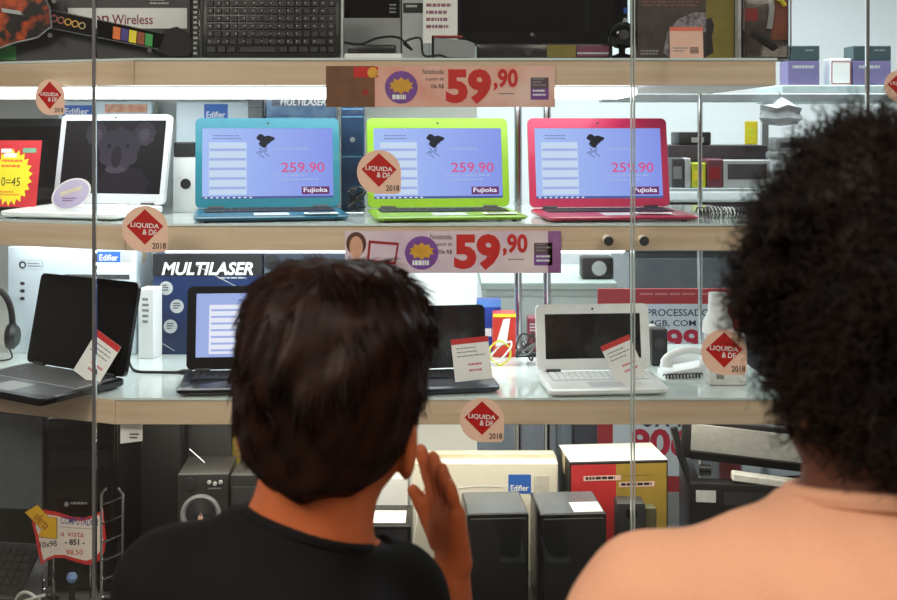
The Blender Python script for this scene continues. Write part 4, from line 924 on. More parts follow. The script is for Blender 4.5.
# chrome disc rack right of the tower
t = thing('disc_rack', 'chrome wire rack at the foot of the computer tower', 'rack', (WX(113, 2.78), 2.78, ZD))
for x in (-0.028, 0.024):
    MB().tube([(x, 0, 0), (x, 0, 0.27), (x-0.012*(1 if x > 0 else -1), 0.0, 0.285)], 0.0035, 6).build('upright', CHROME, t, True)
for k in range(6):
    z = 0.03+k*0.045; MB().tube([(-0.028, 0.0, z-0.012), (0.0, -0.004, z), (0.024, 0.0, z+0.010)], 0.003, 6).build('slot_bar', CHROME, t, True)
MB().rbox((-0.035, -0.02, 0), (0.03, 0.03, 0.008), 0.002, 1).build('foot', BLACK, t)
t = thing('disc_rack', 'small chrome rack left of the handwritten sign', 'rack', (WX(45, 2.78), 2.80, ZD))
for x in (-0.012, 0.014): MB().tube([(x, 0, 0), (x, 0, 0.065), (x*0.4, 0, 0.085)], 0.003, 6).build('upright', CHROME, t, True)
for z in (0.03, 0.052): MB().tube([(-0.012, 0, z), (0.014, 0, z+0.012)], 0.0026, 6).build('slot_bar', CHROME, t, True)
MB().rbox((-0.02, -0.015, 0), (0.022, 0.02, 0.008), 0.002, 1).build('foot', BLACK, t)
t = thing('joystick', 'pale blue ball-topped joystick below the handwritten sign', 'joystick', (WX(72, 2.76), 2.76, ZD)); MB().lathe([(0.03, 0), (0.03, 0.012), (0.008, 0.02), (0.007, 0.065)], 16).build('stick', BLACK, t, True); MB().lathe([(0.001, -0.013), (0.009, -0.010), (0.013, 0), (0.009, 0.010), (0.001, 0.013)], 16, Matrix.Translation((0, 0, 0.076))).build('ball', M('ball_blue', (120, 150, 200), 0.3), t, True)
# price ticket hanging under the lowest shelf
t = thing('price_ticket', 'white price ticket hanging under the lowest shelf edge', 'price card', (WX(131.5, 2.70), 2.70, ZB-0.063)); MB().prism([(-0.026, 0), (0.026, 0), (0.026, -0.046), (-0.026, -0.052)], 0.0, 0.001, front()).build('card', PAPER, t); lines('ticket_print', t, front(), -0.004, -0.044, 0.022, -0.028, 2, INK, w=0.0012)
# black hi-fi speaker and stereo
t = thing('floor_speaker', 'large black speaker cabinet behind the stereo at left', 'speaker', (WX(152, 3.06), 3.06, ZD)); MB().rbox((-0.085, 0, 0.0), (0.085, 0.22, 0.44), 0.005, 2).build('cabinet', BLACK, t, True); MB().rbox((-0.078, -0.010, 0.01), (0.078, -0.0005, 0.43), 0.006, 2).build('grille', M('grille_black', (17, 17, 18), 0.8, bump=0.4, scale=400), t, True)
t = thing('floor_speaker', 'large black speaker cabinet behind the stereo at right', 'speaker', (WX(205, 3.10), 3.12, ZD)); MB().rbox((-0.055, 0, 0.0), (0.075, 0.18, 0.46), 0.005, 2).build('cabinet', M('cabinet_charcoal', (38, 38, 40), 0.4, var=0.15), t, True); MB().rbox((-0.05, -0.010, 0.01), (0.07, -0.0005, 0.45), 0.006, 2).build('grille', M('grille_grey', (44, 44, 46), 0.8, bump=0.4, scale=400), t, True)
Yr = 2.86
t = thing('stereo', 'dark stereo unit with a big round speaker cone', 'stereo', (WX(203, Yr), Yr, ZD), rad(3))
rw = (WX(228, Yr)-WX(177, Yr))/2; rh = HZ(474, Yr)-ZD
STM = M('stereo_grey', (44, 43, 43), 0.4, var=0.12)
MB().rbox((-rw, 0, 0), (rw, 0.16, rh), 0.005, 2).build('cabinet', STM, t, True)
cz = HZ(514, Yr)-ZD
Ms = frame((-0.005, -0.0006, cz), (1, 0, 0), (0, 0, 1))
MB().lathe([(0.050, 0.0), (0.050, 0.006), (0.044, 0.009), (0.040, 0.006), (0.037, 0.001)], 32, Ms).build('cone_ring', GREY, t, True)
MB().lathe([(0.001, 0.008), (0.008, 0.0075), (0.014, 0.004), (0.036, 0.0018), (0.037, 0.0012)][::-1], 28, Ms).build('cone', DARK, t, True)
poly('cone_flame_mark', t, Ms, [(-0.007, -0.012), (0.007, -0.012), (0.006, -0.004), (0.001, 0.006), (-0.005, -0.002)], PINKC, w=0.0075)
MB().lathe([(0.016, 0.0), (0.016, 0.005), (0.010, 0.006), (0.001, 0.006)], 20, frame((-rw*0.55, -0.0006, rh-0.024), (1, 0, 0), (0, 0, 1))).build('tweeter', DARK, t, True)
for k in range(3): MB().lathe([(0.005, 0.0), (0.005, 0.005), (0.001, 0.006)], 12, frame((rw*(0.25+0.22*k), -0.0006, rh-0.020-0.004*(k == 1)), (1, 0, 0), (0, 0, 1))).build('knob', LGREY, t, True)
lines('panel_print', t, front(0, -0.0006, 0), rw*0.2, rh-0.042, rw*0.8, rh-0.034, 1, GREY)
MB().tube([(-rw*0.2, 0.10, rh), (-rw*0.8, 0.10, rh+0.035)], 0.0014, 5).build('antenna', CHROME, t)
t = thing('stereo', 'dark satellite speaker right of the round speaker cone', 'speaker', (WX(247, Yr), Yr, ZD)); MB().rbox((-0.042, 0, 0), (0.045, 0.14, rh-0.002), 0.005, 2).build('cabinet', STM, t, True); MB().rbox((-0.036, -0.006, 0.01), (0.039, -0.0005, rh-0.03), 0.004, 2).build('grille', M('grille_grey', (44, 44, 46), 0.8), t, True)
t.name = 'satellite_speaker'
t, Mx, w, h = carton('olive_carton', 'olive yellow carton behind the satellite speaker', 230, 262, 420, 3.12, 0.08, ZD, OLIVE, tape=False)
poly('round_mark', t, Mx, circ(-w*0.15, h*0.93, 0.010, 14), INK); lines('small_print', t, Mx, -w*0.35, h*0.70, w*0.1, h*0.86, 4, M('ink_brown', (120, 80, 70), 0.6))
# ------------------------------------------------------------------ window deck, middle and right
t, Mx, w, h = carton('printer_carton', 'plain white carton behind the raised hand', 372, 408, 478, 3.02, 0.14, ZD, WHITE)
t = thing('black_receiver', 'flat black receiver with white paper beside the raised hand', 'receiver', (WX(368, 2.80), 2.80, ZD))
MB().rbox((-0.11, 0, 0.006), (0.105, 0.16, HZ(526, 2.80)-ZD), 0.004, 2).build('case', BLACK, t, True); MB().box((-0.10, -0.001, 0.05), (0.095, 0.0, HZ(530, 2.8)-ZD)).build('front_panel', DARK, t)
z_ = HZ(526, 2.80)-ZD; MB().box((0.01, 0.02, z_), (0.09, 0.11, z_+0.0012)).build('paper_sheet', PAPER, t)
feet(t, [(sx, y) for sx in (-0.09, 0.085) for y in (0.02, 0.14)], 0.008)
cable('white_lead', 'white lead hanging beside the raised hand', [(WX(412, 2.95), 2.96, ZD+0.22), (WX(416, 2.92), 2.93, ZD+0.16), (WX(413, 2.90), 2.90, ZD+0.10), (WX(419, 2.90), 2.90, ZD+0.06), (WX(415, 2.90), 2.90, ZD+0.003)], 0.0025, M('cable_white', (222, 224, 220), 0.45))
CRM = M('carton_cream', (236, 230, 214), 0.5, var=0.03)
t, Mx, w, h = carton('speaker_carton', 'long white carton with small blue label behind black speakers', 412, 558, 463, 2.99, 0.12, ZD, CRM, rotz=rad(0))
blue_label(t, Mx, w*0.16, h*0.72, w*0.315, h*0.895)
q('grey_label', t, Mx, w*0.335, h*0.72, w*0.44, h*0.88, M('label_cream', (206, 202, 190), 0.5)); lines('small_print', t, Mx, -w*0.45, h*0.90, -w*0.2, h*0.92, 1, INKG)
arc = [Mx @ Vector((u, h*0.68+0.03*math.cos(u*9), 0.0006)) for u in np.linspace(-w*0.3, w*0.12, 14)]; MB().tube(arc, 0.001, 4).build('curve_line', LGREY, t)
SPK = M('speaker_black', (24, 24, 27), 0.28, var=0.2)
def blk_speaker(label, px0, px1, pyt, Y, paper):
    w = WX(px1, Y)-WX(px0, Y); h = HZ(pyt, Y)-ZD
    t = thing('shelf_speaker', label, 'speaker', ((WX(px0, Y)+WX(px1, Y))/2, Y, ZD), rad(4), group='black speakers by the white carton')
    MB().rbox((-w/2, 0, 0), (w/2, 0.17, h), 0.004, 2).build('cabinet', SPK, t, True)
    MB().rbox((-w/2+0.006, -0.010, 0.006), (w/2-0.006, -0.0006, h-0.008), 0.005, 2).build('grille', M('grille_black', (17, 17, 18), 0.8, bump=0.4, scale=400), t, True)
    MB().box((-w/2+0.004, 0.004, h), (w/2-0.004, 0.166, h+0.0008)).build('top_panel', M('speaker_top', (90, 94, 100), 0.25, var=0.05), t)
    if paper: MB().box((w*0.02, 0.01, h+0.001), (w*0.46, 0.08, h+0.0020)).build('paper_sheet', PAPER, t)
blk_speaker('black speaker beside the raised hand', 467, 529, 514, 2.74, False)
blk_speaker('black speaker with white paper on top', 540, 607, 514, 2.74, True)
t, Mx, w, h = carton('card_carton', 'red and gold carton with white top at centre right', 569, 669, 461, 2.95, 0.16, ZD, M('carton_black_edge', (30, 26, 24), 0.4), rotz=rad(5))
q('red_panel', t, Mx, -w*0.485, 0.002, -w*0.03, h*0.975, M('panel_red', (190, 48, 50), 0.45, var=0.05)); q('gold_panel', t, Mx, -w*0.03, 0.002, w*0.485, h*0.975, M('panel_gold', (160, 132, 54), 0.45, var=0.08))
for u0, u1, v in ((-0.36, 0.02, 0.85), (0.0, 0.36, 0.79)):
    q('white_strip', t, Mx, w*u0, h*(v-0.012), w*u1, h*(v+0.03), M('strip_rose', (226, 190, 180), 0.5), w=0.0008); lines('strip_print', t, Mx, w*(u0+0.02), h*(v-0.006), w*(u1-0.02), h*(v+0.022), 1, INK, w=0.0012, fill=0.8)
lines('small_print', t, Mx, w*0.05, h*0.86, w*0.45, h*0.875, 1, INK)
MB().box((-w/2+0.001, 0.001, h), (w/2-0.001, 0.159, h+0.0012)).build('white_top', WHITE, t)
t = thing('webcam', 'small black gadget beside the red and gold carton', 'gadget', (WX(640, 2.78), 2.82, ZD)); MB().rbox((-0.05, 0, 0), (0.02, 0.06, 0.235), 0.006, 2).build('body', DARK, t, True); MB().rbox((0.02, 0.01, 0), (0.05, 0.05, 0.22), 0.006, 2).build('side_module', M('gadget_olive', (80, 78, 50), 0.5), t, True); MB().lathe([(0.014, 0), (0.014, 0.004), (0.002, 0.006)], 16, frame((-0.015, -0.0005, 0.21), (1, 0, 0), (0, 0, 1))).build('lens', GLOSSB, t, True)
t.name = 'small_gadget'
# all-in-one printer with raised lid
Yp = 2.92
t = thing('scanner_printer', 'black and grey scanner printer with its lid raised', 'printer', (WX(752, Yp), Yp, ZD), rad(-6))
zt = HZ(484, Yp)-ZD
MB().rbox((-0.155, 0.0, 0.006), (0.20, 0.30, zt), 0.008, 2).build('body', BLACK, t, True)
MB().rbox((-0.075, -0.004, zt-0.012), (0.135, 0.03, zt+0.008), 0.003, 1, Matrix.Translation((0, 0, 0.012)) @ Matrix.Rotation(rad(6), 4, 'Y')).build('control_strip', M('strip_pale', (214, 212, 206), 0.4), t)
MB().box((-0.13, 0.03, zt), (0.18, 0.26, zt+0.0015)).build('scan_glass', S_OFF, t)
Ml_ = frame((0.02, 0.10, zt+0.016), (1, 0, -0.09), (0, -0.35, 0.94))
MB().rbox((-0.19, 0, -0.02), (0.20, 0.125, 0.0), 0.006, 2, Ml_).build('lid', DARK, t, True)
MB().rbox((-0.165, 0.030, 0.0003), (0.185, 0.112, 0.003), 0.001, 1, Ml_).build('lid_pad', M('pad_grey', (196, 196, 192), 0.6, var=0.10, scale=60), t)
MB().rbox((-0.165, 0.004, 0.0003), (0.185, 0.0295, 0.006), 0.001, 1, Ml_).build('lid_band', BLACK, t)
MB().tube([(-0.15, 0.03, zt-0.01), (-0.176, 0.05, zt+0.06), (-0.192, 0.05, zt+0.125)], 0.010, 8).build('lid_arm', BLACK, t, True)
for sx in (-0.12, 0.15): MB().cyl((sx, 0.105, zt+0.006), (sx+0.03, 0.105, zt+0.006), 0.010, n=12).build('hinge', DARK, t, True)
MB().box((-0.07, -0.0012, zt-0.055), (0.12, 0.0, zt-0.022)).build('paper_slot', DARK, t); MB().box((-0.14, -0.0012, zt-0.05), (-0.09, 0.0, zt-0.02)).build('white_label', LGREY, t)

# ------------------------------------------------------------------ shop interior seen through the shelves
REDB = M('board_red', (176, 58, 66), 0.5, var=0.06)
t = thing('sign_stand', 'white hand-lettered sign on a red stand behind the shelves', 'sign', (WX(665, 3.62), 3.62, 0))
Y3 = 3.62
def s3(px, py): return (WX(px, Y3)-WX(665, Y3), HZ(py, Y3))
a = s3(598, 492); b = s3(742, 289)
MB().box((a[0], 0.002, a[1]), (b[0], 0.014, b[1])).build('red_board', REDB, t)
a = s3(613, 476); b = s3(719, 304)
MB().box((a[0], -0.001, a[1]), (b[0], 0.0018, b[1])).build('white_sheet', M('sheet_bluish', (212, 224, 236), 0.6, var=0.03), t)
Ms3 = front(0, -0.001, 0)
def s3t(s, x0, y0, x1, y1, mat, bold=0.0, rot=0): a = s3(x0, y1); b = s3(x1, y0); text('sign_lettering', t, Ms3, s, a[0], a[1], b[0], b[1], mat, bold=bold, rot=rot)
INKN = M('marker_navy', (40, 50, 92), 0.6)
s3t('PROCESSADOR', 647, 309, 716, 316, INKN, 0.01); s3t('4GB, COM HD', 649, 320, 714, 327, INKN, 0.01)
MRED = M('marker_crimson', (196, 44, 74), 0.6)
s3t('899', 648, 329, 700, 352, MRED, 0.03); s3t('OX 1M', 640, 403, 698, 427, INKN, 0.02); s3t('906', 630, 428, 690, 457, MRED, 0.035); s3t('S/', 683, 465, 690, 475, INKN)
a = s3(640, 301); b = s3(712, 293); lines('board_print', t, front(0, 0.002, 0), a[0], a[1], b[0], b[1], 1, M('print_faint', (206, 130, 130), 0.6), fill=0.25)
for px in (610, 730): MB().box((s3(px, 0)[0]-0.012, 0.0145, 0.006), (s3(px, 0)[0]+0.012, 0.03, HZ(300, Y3))).build('leg', SILVER, t); MB().rbox((s3(px, 0)[0]-0.02, -0.12, 0), (s3(px, 0)[0]+0.02, 0.16, 0.0075), 0.002, 1).build('foot', SILVER, t)

DK = M('store_dark', (62, 60, 66), 0.5, rgb2=(86, 84, 90), scale=9)
CTR = M('counter_pale', (176, 190, 184), 0.4, var=0.05)
# pale counters
def counter(label, X0, X1, Y0, Y1, z, topm, frontm):
    t = thing('shop_counter', label, 'counter', ((X0+X1)/2, Y0, 0)); w = (X1-X0)/2
    MB().rbox((-w, 0, 0), (w, Y1-Y0, z-0.03), 0.004, 1).build('cabinet', frontm, t); MB().rbox((-w-0.02, -0.02, z-0.03), (w+0.02, Y1-Y0, z), 0.005, 2).build('worktop', topm, t)
    n = max(2, int((X1-X0)/0.5))
    for k in range(n):
        u0 = -w+2*w*k/n+0.01; u1 = -w+2*w*(k+1)/n-0.01; p = MB().rbox((u0, -0.012, 0.05), (u1, -0.0005, z-0.06), 0.003, 1).build('door', frontm, t)
    return t
counter('pale green-grey counter deep in the shop at centre', WX(486, 4.6), WX(612, 4.6), 4.6, 5.2, HZ(282, 4.6), CTR, M('counter_front', (196, 204, 200), 0.5, var=0.04))
t = thing('card_terminal', 'dark terminal with round emblem on the pale counter', 'terminal', (WX(596, 4.7), 4.68, HZ(282, 4.6)))
MB().rbox((-0.06, 0, 0), (0.07, 0.10, 0.09), 0.01, 2).build('body', DARK, t, True)
MB().lathe([(0.03, 0), (0.03, 0.004), (0.002, 0.006)], 18, frame((0.01, -0.0006, 0.045), (1, 0, 0), (0, 0, 1))).build('round_emblem', LGREY, t, True)
counter('dark glass-fronted counter deep in the shop at right', WX(640, 5.0), WX(770, 5.0)+0.5, 5.3, 5.9, HZ(252, 5.0), M('counter_dark_top', (110, 114, 116), 0.3), M('counter_dark_front', (96, 100, 106), 0.25, rgb2=(120, 126, 130), scale=3))
counter('white counter with dark screen behind the lowest shelf', WX(478, 4.1), WX(640, 4.1), 4.1, 4.45, HZ(360, 4.1), LGREY, M('counter_grey_blue', (150, 158, 166), 0.5, var=0.05))
t = thing('counter_monitor', 'dark monitor panel behind the red and gold carton', 'monitor', (WX(594, 4.0), 4.0, 0)); MB().rbox((-0.075, 0, HZ(462, 4.0)), (0.075, 0.03, HZ(420, 4.0)), 0.004, 2).build('housing', DARK, t, True); MB().box((-0.066, -0.001, HZ(458, 4.0)), (0.066, 0, HZ(424, 4.0))).build('screen', M('screen_slate', (84, 92, 100), 0.2, var=0.1), t); MB().cyl((0, 0.015, 0.006), (0, 0.015, HZ(458, 4.0)), 0.012, n=12).build('stand', SILVER, t, True); MB().cyl((0, 0.015, 0), (0, 0.015, 0.007), 0.07, n=20).build('foot', SILVER, t)

# shop shelving at right with printers and boxes
Yi = 4.35
zi = HZ(188, Yi)
t = thing('shop_rack', 'glass-shelved rack deep in the shop right of pink laptop', 'rack', (WX(760, Yi), Yi, 0))
xr0, xr1 = WX(660, Yi)-WX(760, Yi), 0.55
for z, mm in ((zi, CTR), (zi-0.042, CTR), (zi-0.5, CTR)): MB().rbox((xr0, 0, z-0.012), (xr1, 0.42, z), 0.002, 1).build('glass_shelf', M('rack_glass', (196, 214, 214), 0.1, var=0.05), t)
MB().box((xr0, 0.02, zi-0.125), (xr1, 0.42, zi-0.06)).build('dark_drawer', DK, t)
for x in (WX(712, Yi)-WX(760, Yi), xr1-0.01): MB().cyl((x, 0.21, 0), (x, 0.21, HZ(96, Yi)), 0.011, n=10).build('upright', SILVER, t, True)
MB().rbox((xr0-0.2, 0.15, HZ(101, Yi)), (xr1+0.3, 0.25, HZ(92, Yi)), 0.004, 1).build('top_rail', M('rail_grey', (168, 178, 182), 0.3, metal=0.3), t)
def ibox(name, label, px0, px1, py0, Y, z, mat, depth=0.1, cat='box', extra=None):
    x0, x1 = WX(px0, Y), WX(px1, Y); h = HZ(py0, Y)-z
    t = thing(name, label, cat, ((x0+x1)/2, Y, z)); w = x1-x0
    MB().rbox((-w/2, 0, 0), (w/2, depth, h), 0.004, 1).build('box_body', mat, t)
    q('front_print', t, front(), -w*0.38, h*0.30, w*0.30, h*0.72, extra or GREY)
    return t
ibox('ink_box', 'dark ink box on the glass rack beside pink laptop', 672, 684, 158, Yi+0.02, zi, DK, 0.1)
ibox('ink_box', 'white slim box left of the yellow-green box', 685, 691, 158, Yi+0.02, zi, LGREY, 0.1, extra=LGREY)
ibox('ink_box', 'yellow-green box on the glass rack', 692, 706, 163, Yi+0.02, zi, M('box_acid', (196, 204, 40), 0.5), 0.1, extra=YEL)
ibox('ink_box', 'maroon box right of the yellow-green box', 707, 723, 159, Yi+0.02, zi, M('box_maroon2', (112, 58, 70), 0.5), 0.1, extra=REDD)
t = thing('white_frame_device', 'white-framed device with dark display on the glass rack', 'device', (WX(740, Yi), Yi+0.02, zi)); hh = HZ(160, Yi)-zi
MB().rbox((WX(725, Yi)-WX(740, Yi), 0, 0), (WX(772, Yi)-WX(740, Yi), 0.05, hh), 0.004, 1).build('frame', LGREY, t); MB().box((WX(729, Yi)-WX(740, Yi), -0.001, hh*0.3), (WX(768, Yi)-WX(740, Yi), 0, hh*0.85)).build('display', DK, t)
zi2 = HZ(160, Yi+0.22)
t = thing('office_printer', 'wide dark printer behind boxes on the glass rack', 'printer', (WX(718, Yi+0.17), Yi+0.17, zi)); pwid = WX(768, Yi+0.17)-WX(718, Yi+0.17); hp = HZ(145, Yi+0.17)-zi
MB().rbox((-pwid, 0, 0), (pwid, 0.22, hp), 0.008, 2).build('body', M('printer_dark', (60, 50, 58), 0.45, var=0.15), t, True)
MB().rbox((-pwid*0.75, 0.03, hp), (-pwid*0.1, 0.2, HZ(132, Yi+0.17)-zi), 0.006, 2).build('paper_feeder', DARK, t, True)
q('feeder_label', t, front(0, 0.0295, 0), -pwid*0.5, hp+0.01, -pwid*0.25, hp+0.03, LGREY); q('paper_slot', t, front(), -pwid*0.7, hp*0.5, pwid*0.7, hp*0.62, INK)
ibox('tag_holder', 'bright yellow tag on the far dark printer', 745, 758, 121, Yi+0.16, HZ(144.5, Yi+0.17), YEL, 0.01, 'tag', extra=M('tag_yellow', (240, 236, 60), 0.5))
t = thing('office_printer', 'pale grey printer next to the crumpled bag', 'printer', (WX(795, Yi+0.02), Yi+0.02, hh+zi)); MB().rbox((-0.08, 0, 0), (0.22, 0.12, 0.030), 0.008, 2).build('paper_tray', LGREY, t, True); MB().rbox((-0.07, 0.02, 0.0302), (0.22, 0.12, 0.085), 0.008, 2).build('body', GREY, t, True); MB().box((-0.05, 0.019, 0.045), (0.18, 0.0205, 0.066)).build('slot', DK, t)
t = thing('plastic_bag', 'crumpled clear bag hanging on the far rail', 'bag', (WX(780, Yi+0.1), Yi+0.1, HZ(126, Yi+0.1)))
bm = MB(); pr_ = [(0.002, 0.0), (0.045, 0.008), (0.065, 0.03), (0.05, 0.055), (0.062, 0.075), (0.02, 0.092), (0.004, 0.108)]
bm.lathe(pr_, 14); bm.v = [(v[0]*1.35*(1+0.15*math.sin(v[2]*140+v[1]*60)), v[1]*0.6, v[2]*(1+0.1*math.sin(v[0]*90))) for v in bm.v]
bm.build('bag_film', M('film_grey', (150, 156, 160), 0.2, rgb2=(190, 196, 200), scale=20), t, True); MB().tube([(0, 0, 0.10), (0, 0, 0.125), (0, 0.02, 0.132)], 0.002, 5).build('hook', CHROME, t)
# upper right: far wall shelf with purple boxes
Yw = 4.75
zw = HZ(85, Yw)
t = thing('stock_shelf', 'pale wall shelf with purple boxes at upper right', 'shelf', (WX(850, Yw), Yw, 0))
MB().rbox((WX(782, Yw)-WX(850, Yw), 0, zw-0.07), (WX(960, Yw)-WX(850, Yw), 0.4, zw), 0.004, 1).build('shelf_board', M('rail_pale', (188, 206, 208), 0.4), t)
for px in (790, 950): MB().box((WX(px, Yw)-WX(850, Yw)-0.015, 0.37, 0), (WX(px, Yw)-WX(850, Yw)+0.015, 0.40, zw-0.07)).build('leg', SILVER, t)
PU = M('box_violet', (116, 108, 152), 0.5, var=0.08); TQ = M('box_dark_teal', (52, 72, 76), 0.5, var=0.1)
for px0, px1, lab in ((790, 822, 'violet and dark teal box beside top shelf end'), (856, 894, 'violet and dark teal box near right picture edge')):
    x0, x1 = WX(px0, Yw-0.0), WX(px1, Yw); tt = thing('ink_carton', lab, 'box', ((x0+x1)/2, Yw+0.03, zw)); w = (x1-x0)/2; h = HZ(45, Yw)-zw
    MB().rbox((-w, 0, 0), (w, 0.12, h*0.62), 0.003, 1).build('lower_carton', PU, tt); MB().rbox((-w, 0, h*0.62+0.0005), (w, 0.12, h), 0.003, 1).build('upper_carton', TQ, tt)
    lines('carton_print', tt, front(), -w*0.7, h*0.34, w*0.7, h*0.50, 1, LGREY); lines('carton_print', tt, front(), w*0.1, h*0.82, w*0.8, h*0.90, 1, GREY)
t = thing('cup_box', 'white box with thin red outline between violet boxes', 'box', (WX(843, Yw), Yw+0.03, zw)); MB().rbox((-0.04, 0, 0), (0.045, 0.1, HZ(58, Yw)-zw), 0.003, 1).build('box_body', WHITE, t); MB().ring([(-0.038, 0.005), (0.043, 0.005), (0.043, 0.10), (-0.038, 0.10)], [(-0.034, 0.009), (0.039, 0.009), (0.039, 0.096), (-0.034, 0.096)], 0.0002, 0.0006, front()).build('red_outline', REDD, t)
# red box under the shelf end
ibox('red_carton', 'red carton beyond the shelf end above scanner', 755, 800, 418, 3.75, 0.0, M('carton_red', (196, 70, 76), 0.5, var=0.05), 0.2, extra=REDD)
# ceiling lamps of the shop
for k, (x, y) in enumerate(((-0.6, 5.0), (0.9, 5.0), (2.4, 5.0))):
    t = thing('ceiling_lamp', ('left', 'middle', 'right')[k]+' recessed ceiling lamp panel in the shop', 'lamp', (x, y, 3.05)); MB().box((-0.32, -0.32, -0.012), (0.32, 0.32, 0)).build('frame', LGREY, t); MB().box((-0.29, -0.29, -0.016), (0.29, 0.29, -0.0121)).build('diffuser', LAMP, t)
# ------------------------------------------------------------------ people: bodies as one smooth implicit surface each
class Field:
    def __init__(s, lo, hi, h):
        s.lo = np.array(lo, np.float32); s.h = h
        s.n = [int(math.ceil((hi[i]-lo[i])/h))+1 for i in range(3)]
        s.ax = [s.lo[i]+h*np.arange(s.n[i], dtype=np.float32) for i in range(3)]
        s.d = np.full(s.n, 0.05, np.float32)
    def block(s, lo, hi):
        sl = []
        for i in range(3):
            a = max(0, int(math.floor((lo[i]-s.lo[i])/s.h))); b = min(s.n[i], int(math.ceil((hi[i]-s.lo[i])/s.h))+1)
            if b <= a: return None, None
            sl.append(slice(a, b))
        return tuple(sl), np.meshgrid(s.ax[0][sl[0]], s.ax[1][sl[1]], s.ax[2][sl[2]], indexing='ij', sparse=True)
    def _smin(s, sl, v, k):
        a = s.d[sl]
        if k <= 0: s.d[sl] = np.minimum(a, v); return
        hh = np.clip(0.5+0.5*(a-v)/k, 0, 1); s.d[sl] = a*(1-hh)+v*hh-k*hh*(1-hh)
    def _ssub(s, sl, v, k):
        a = s.d[sl]; nv = -v
        hh = np.clip(0.5-0.5*(a-nv)/max(k, 1e-6), 0, 1); s.d[sl] = a*(1-hh)+nv*hh+k*hh*(1-hh)
    def cap(s, a, b, ra, rb=None, k=0.02, sub=False):
        rb = ra if rb is None else rb; a = np.array(a, float); b = np.array(b, float); m = max(ra, rb)+k+0.03
        sl, g = s.block(np.minimum(a, b)-m, np.maximum(a, b)+m)
        if sl is None: return
        ba = b-a; L = float(ba@ba)+1e-12
        px, py, pz = g[0]-a[0], g[1]-a[1], g[2]-a[2]
        t = np.clip((px*ba[0]+py*ba[1]+pz*ba[2])/L, 0, 1)
        v = np.sqrt((px-t*ba[0])**2+(py-t*ba[1])**2+(pz-t*ba[2])**2)-(ra+(rb-ra)*t)
        (s._ssub if sub else s._smin)(sl, v.astype(np.float32), k)
    def ell(s, c, r, R=None, k=0.02, sub=False, disp=None):
        c = np.array(c, float); m = max(r)+k+0.03
        sl, g = s.block(c-m, c+m)
        if sl is None: return
        p = [g[0]-c[0], g[1]-c[1], g[2]-c[2]]
        if R is not None: p = [p[0]*R[0][i]+p[1]*R[1][i]+p[2]*R[2][i] for i in range(3)]
        k0 = np.sqrt((p[0]/r[0])**2+(p[1]/r[1])**2+(p[2]/r[2])**2)
        k1 = np.sqrt((p[0]/r[0]**2)**2+(p[1]/r[1]**2)**2+(p[2]/r[2]**2)**2)+1e-9
        v = k0*(k0-1)/k1
        if disp is not None: v = v+disp(*p)
        (s._ssub if sub else s._smin)(sl, v.astype(np.float32), k)
    def halfspace_cut(s, point, normal, k=0.002):
        """remove everything on the side the normal points to"""
        g = np.meshgrid(*s.ax, indexing='ij', sparse=True); n = np.array(normal, float); n /= np.linalg.norm(n)
        v = (g[0]-point[0])*n[0]+(g[1]-point[1])*n[1]+(g[2]-point[2])*n[2]
        s.d = np.maximum(s.d, v.astype(np.float32))
    def neck_cut(s, point, normal, R):
        g = np.meshgrid(*s.ax, indexing='ij', sparse=True); n = np.array(normal, float); n /= np.linalg.norm(n)
        v = (g[0]-point[0])*n[0]+(g[1]-point[1])*n[1]+(g[2]-point[2])*n[2]
        r = np.sqrt((g[0]-point[0])**2+(g[1]-point[1])**2)
        s.d = np.maximum(s.d, np.minimum(v, R-r).astype(np.float32))
    def wrinkle(s, fn):
        g = np.meshgrid(*s.ax, indexing='ij', sparse=True); s.d = s.d+fn(*g).astype(np.float32)
    def mesh(s, name, smooth=2):
        d = s.d; ins = d < 0
        c = np.zeros([n-1 for n in s.n], np.int8)
        offs = [(i, j, k) for i in (0, 1) for j in (0, 1) for k in (0, 1)]
        N = [n-1 for n in s.n]
        for o in offs: c += ins[o[0]:o[0]+N[0], o[1]:o[1]+N[1], o[2]:o[2]+N[2]]
        mask = (c > 0) & (c < 8); I = np.argwhere(mask)
        idx = np.full(mask.shape, -1, np.int64); idx[mask] = np.arange(len(I))
        pos = np.zeros((len(I), 3)); cnt = np.zeros(len(I))
        for a in offs:
            for ax in range(3):
                if a[ax] == 0:
                    b = list(a); b[ax] = 1
                    va = d[I[:,0]+a[0], I[:,1]+a[1], I[:,2]+a[2]]; vb = d[I[:,0]+b[0], I[:,1]+b[1], I[:,2]+b[2]]
                    m = (va < 0) != (vb < 0); t = np.where(m, va/(va-vb+1e-20), 0)
                    pt = np.array(a, float)+np.zeros((len(I), 3)); pt[:, ax] += t
                    pos[m] += pt[m]; cnt[m] += 1
        V = (I+pos/cnt[:, None])*s.h+s.lo
        Fs = []
        for ax in range(3):
            u, w = (ax+1) % 3, (ax+2) % 3
            sa = [slice(None)]*3; sb = [slice(None)]*3; sa[ax] = slice(0, -1); sb[ax] = slice(1, None)
            A, B = ins[tuple(sa)], ins[tuple(sb)]
            for inside, flip in ((A & ~B, False), (~A & B, True)):
                E = np.argwhere(inside); E = E[(E[:, u] > 0) & (E[:, w] > 0) & (E[:, u] < N[u]) & (E[:, w] < N[w])]
                if not len(E): continue
                def cell(du, dw):
                    q_ = E.copy(); q_[:, u] += du; q_[:, w] += dw; return idx[q_[:,0], q_[:,1], q_[:,2]]
                qd = np.stack([cell(-1,-1), cell(0,-1), cell(0,0), cell(-1,0)], 1)
                Fs.append(qd[:, ::-1] if flip else qd)
        Q = np.concatenate(Fs); Q = Q[(Q >= 0).all(1)]
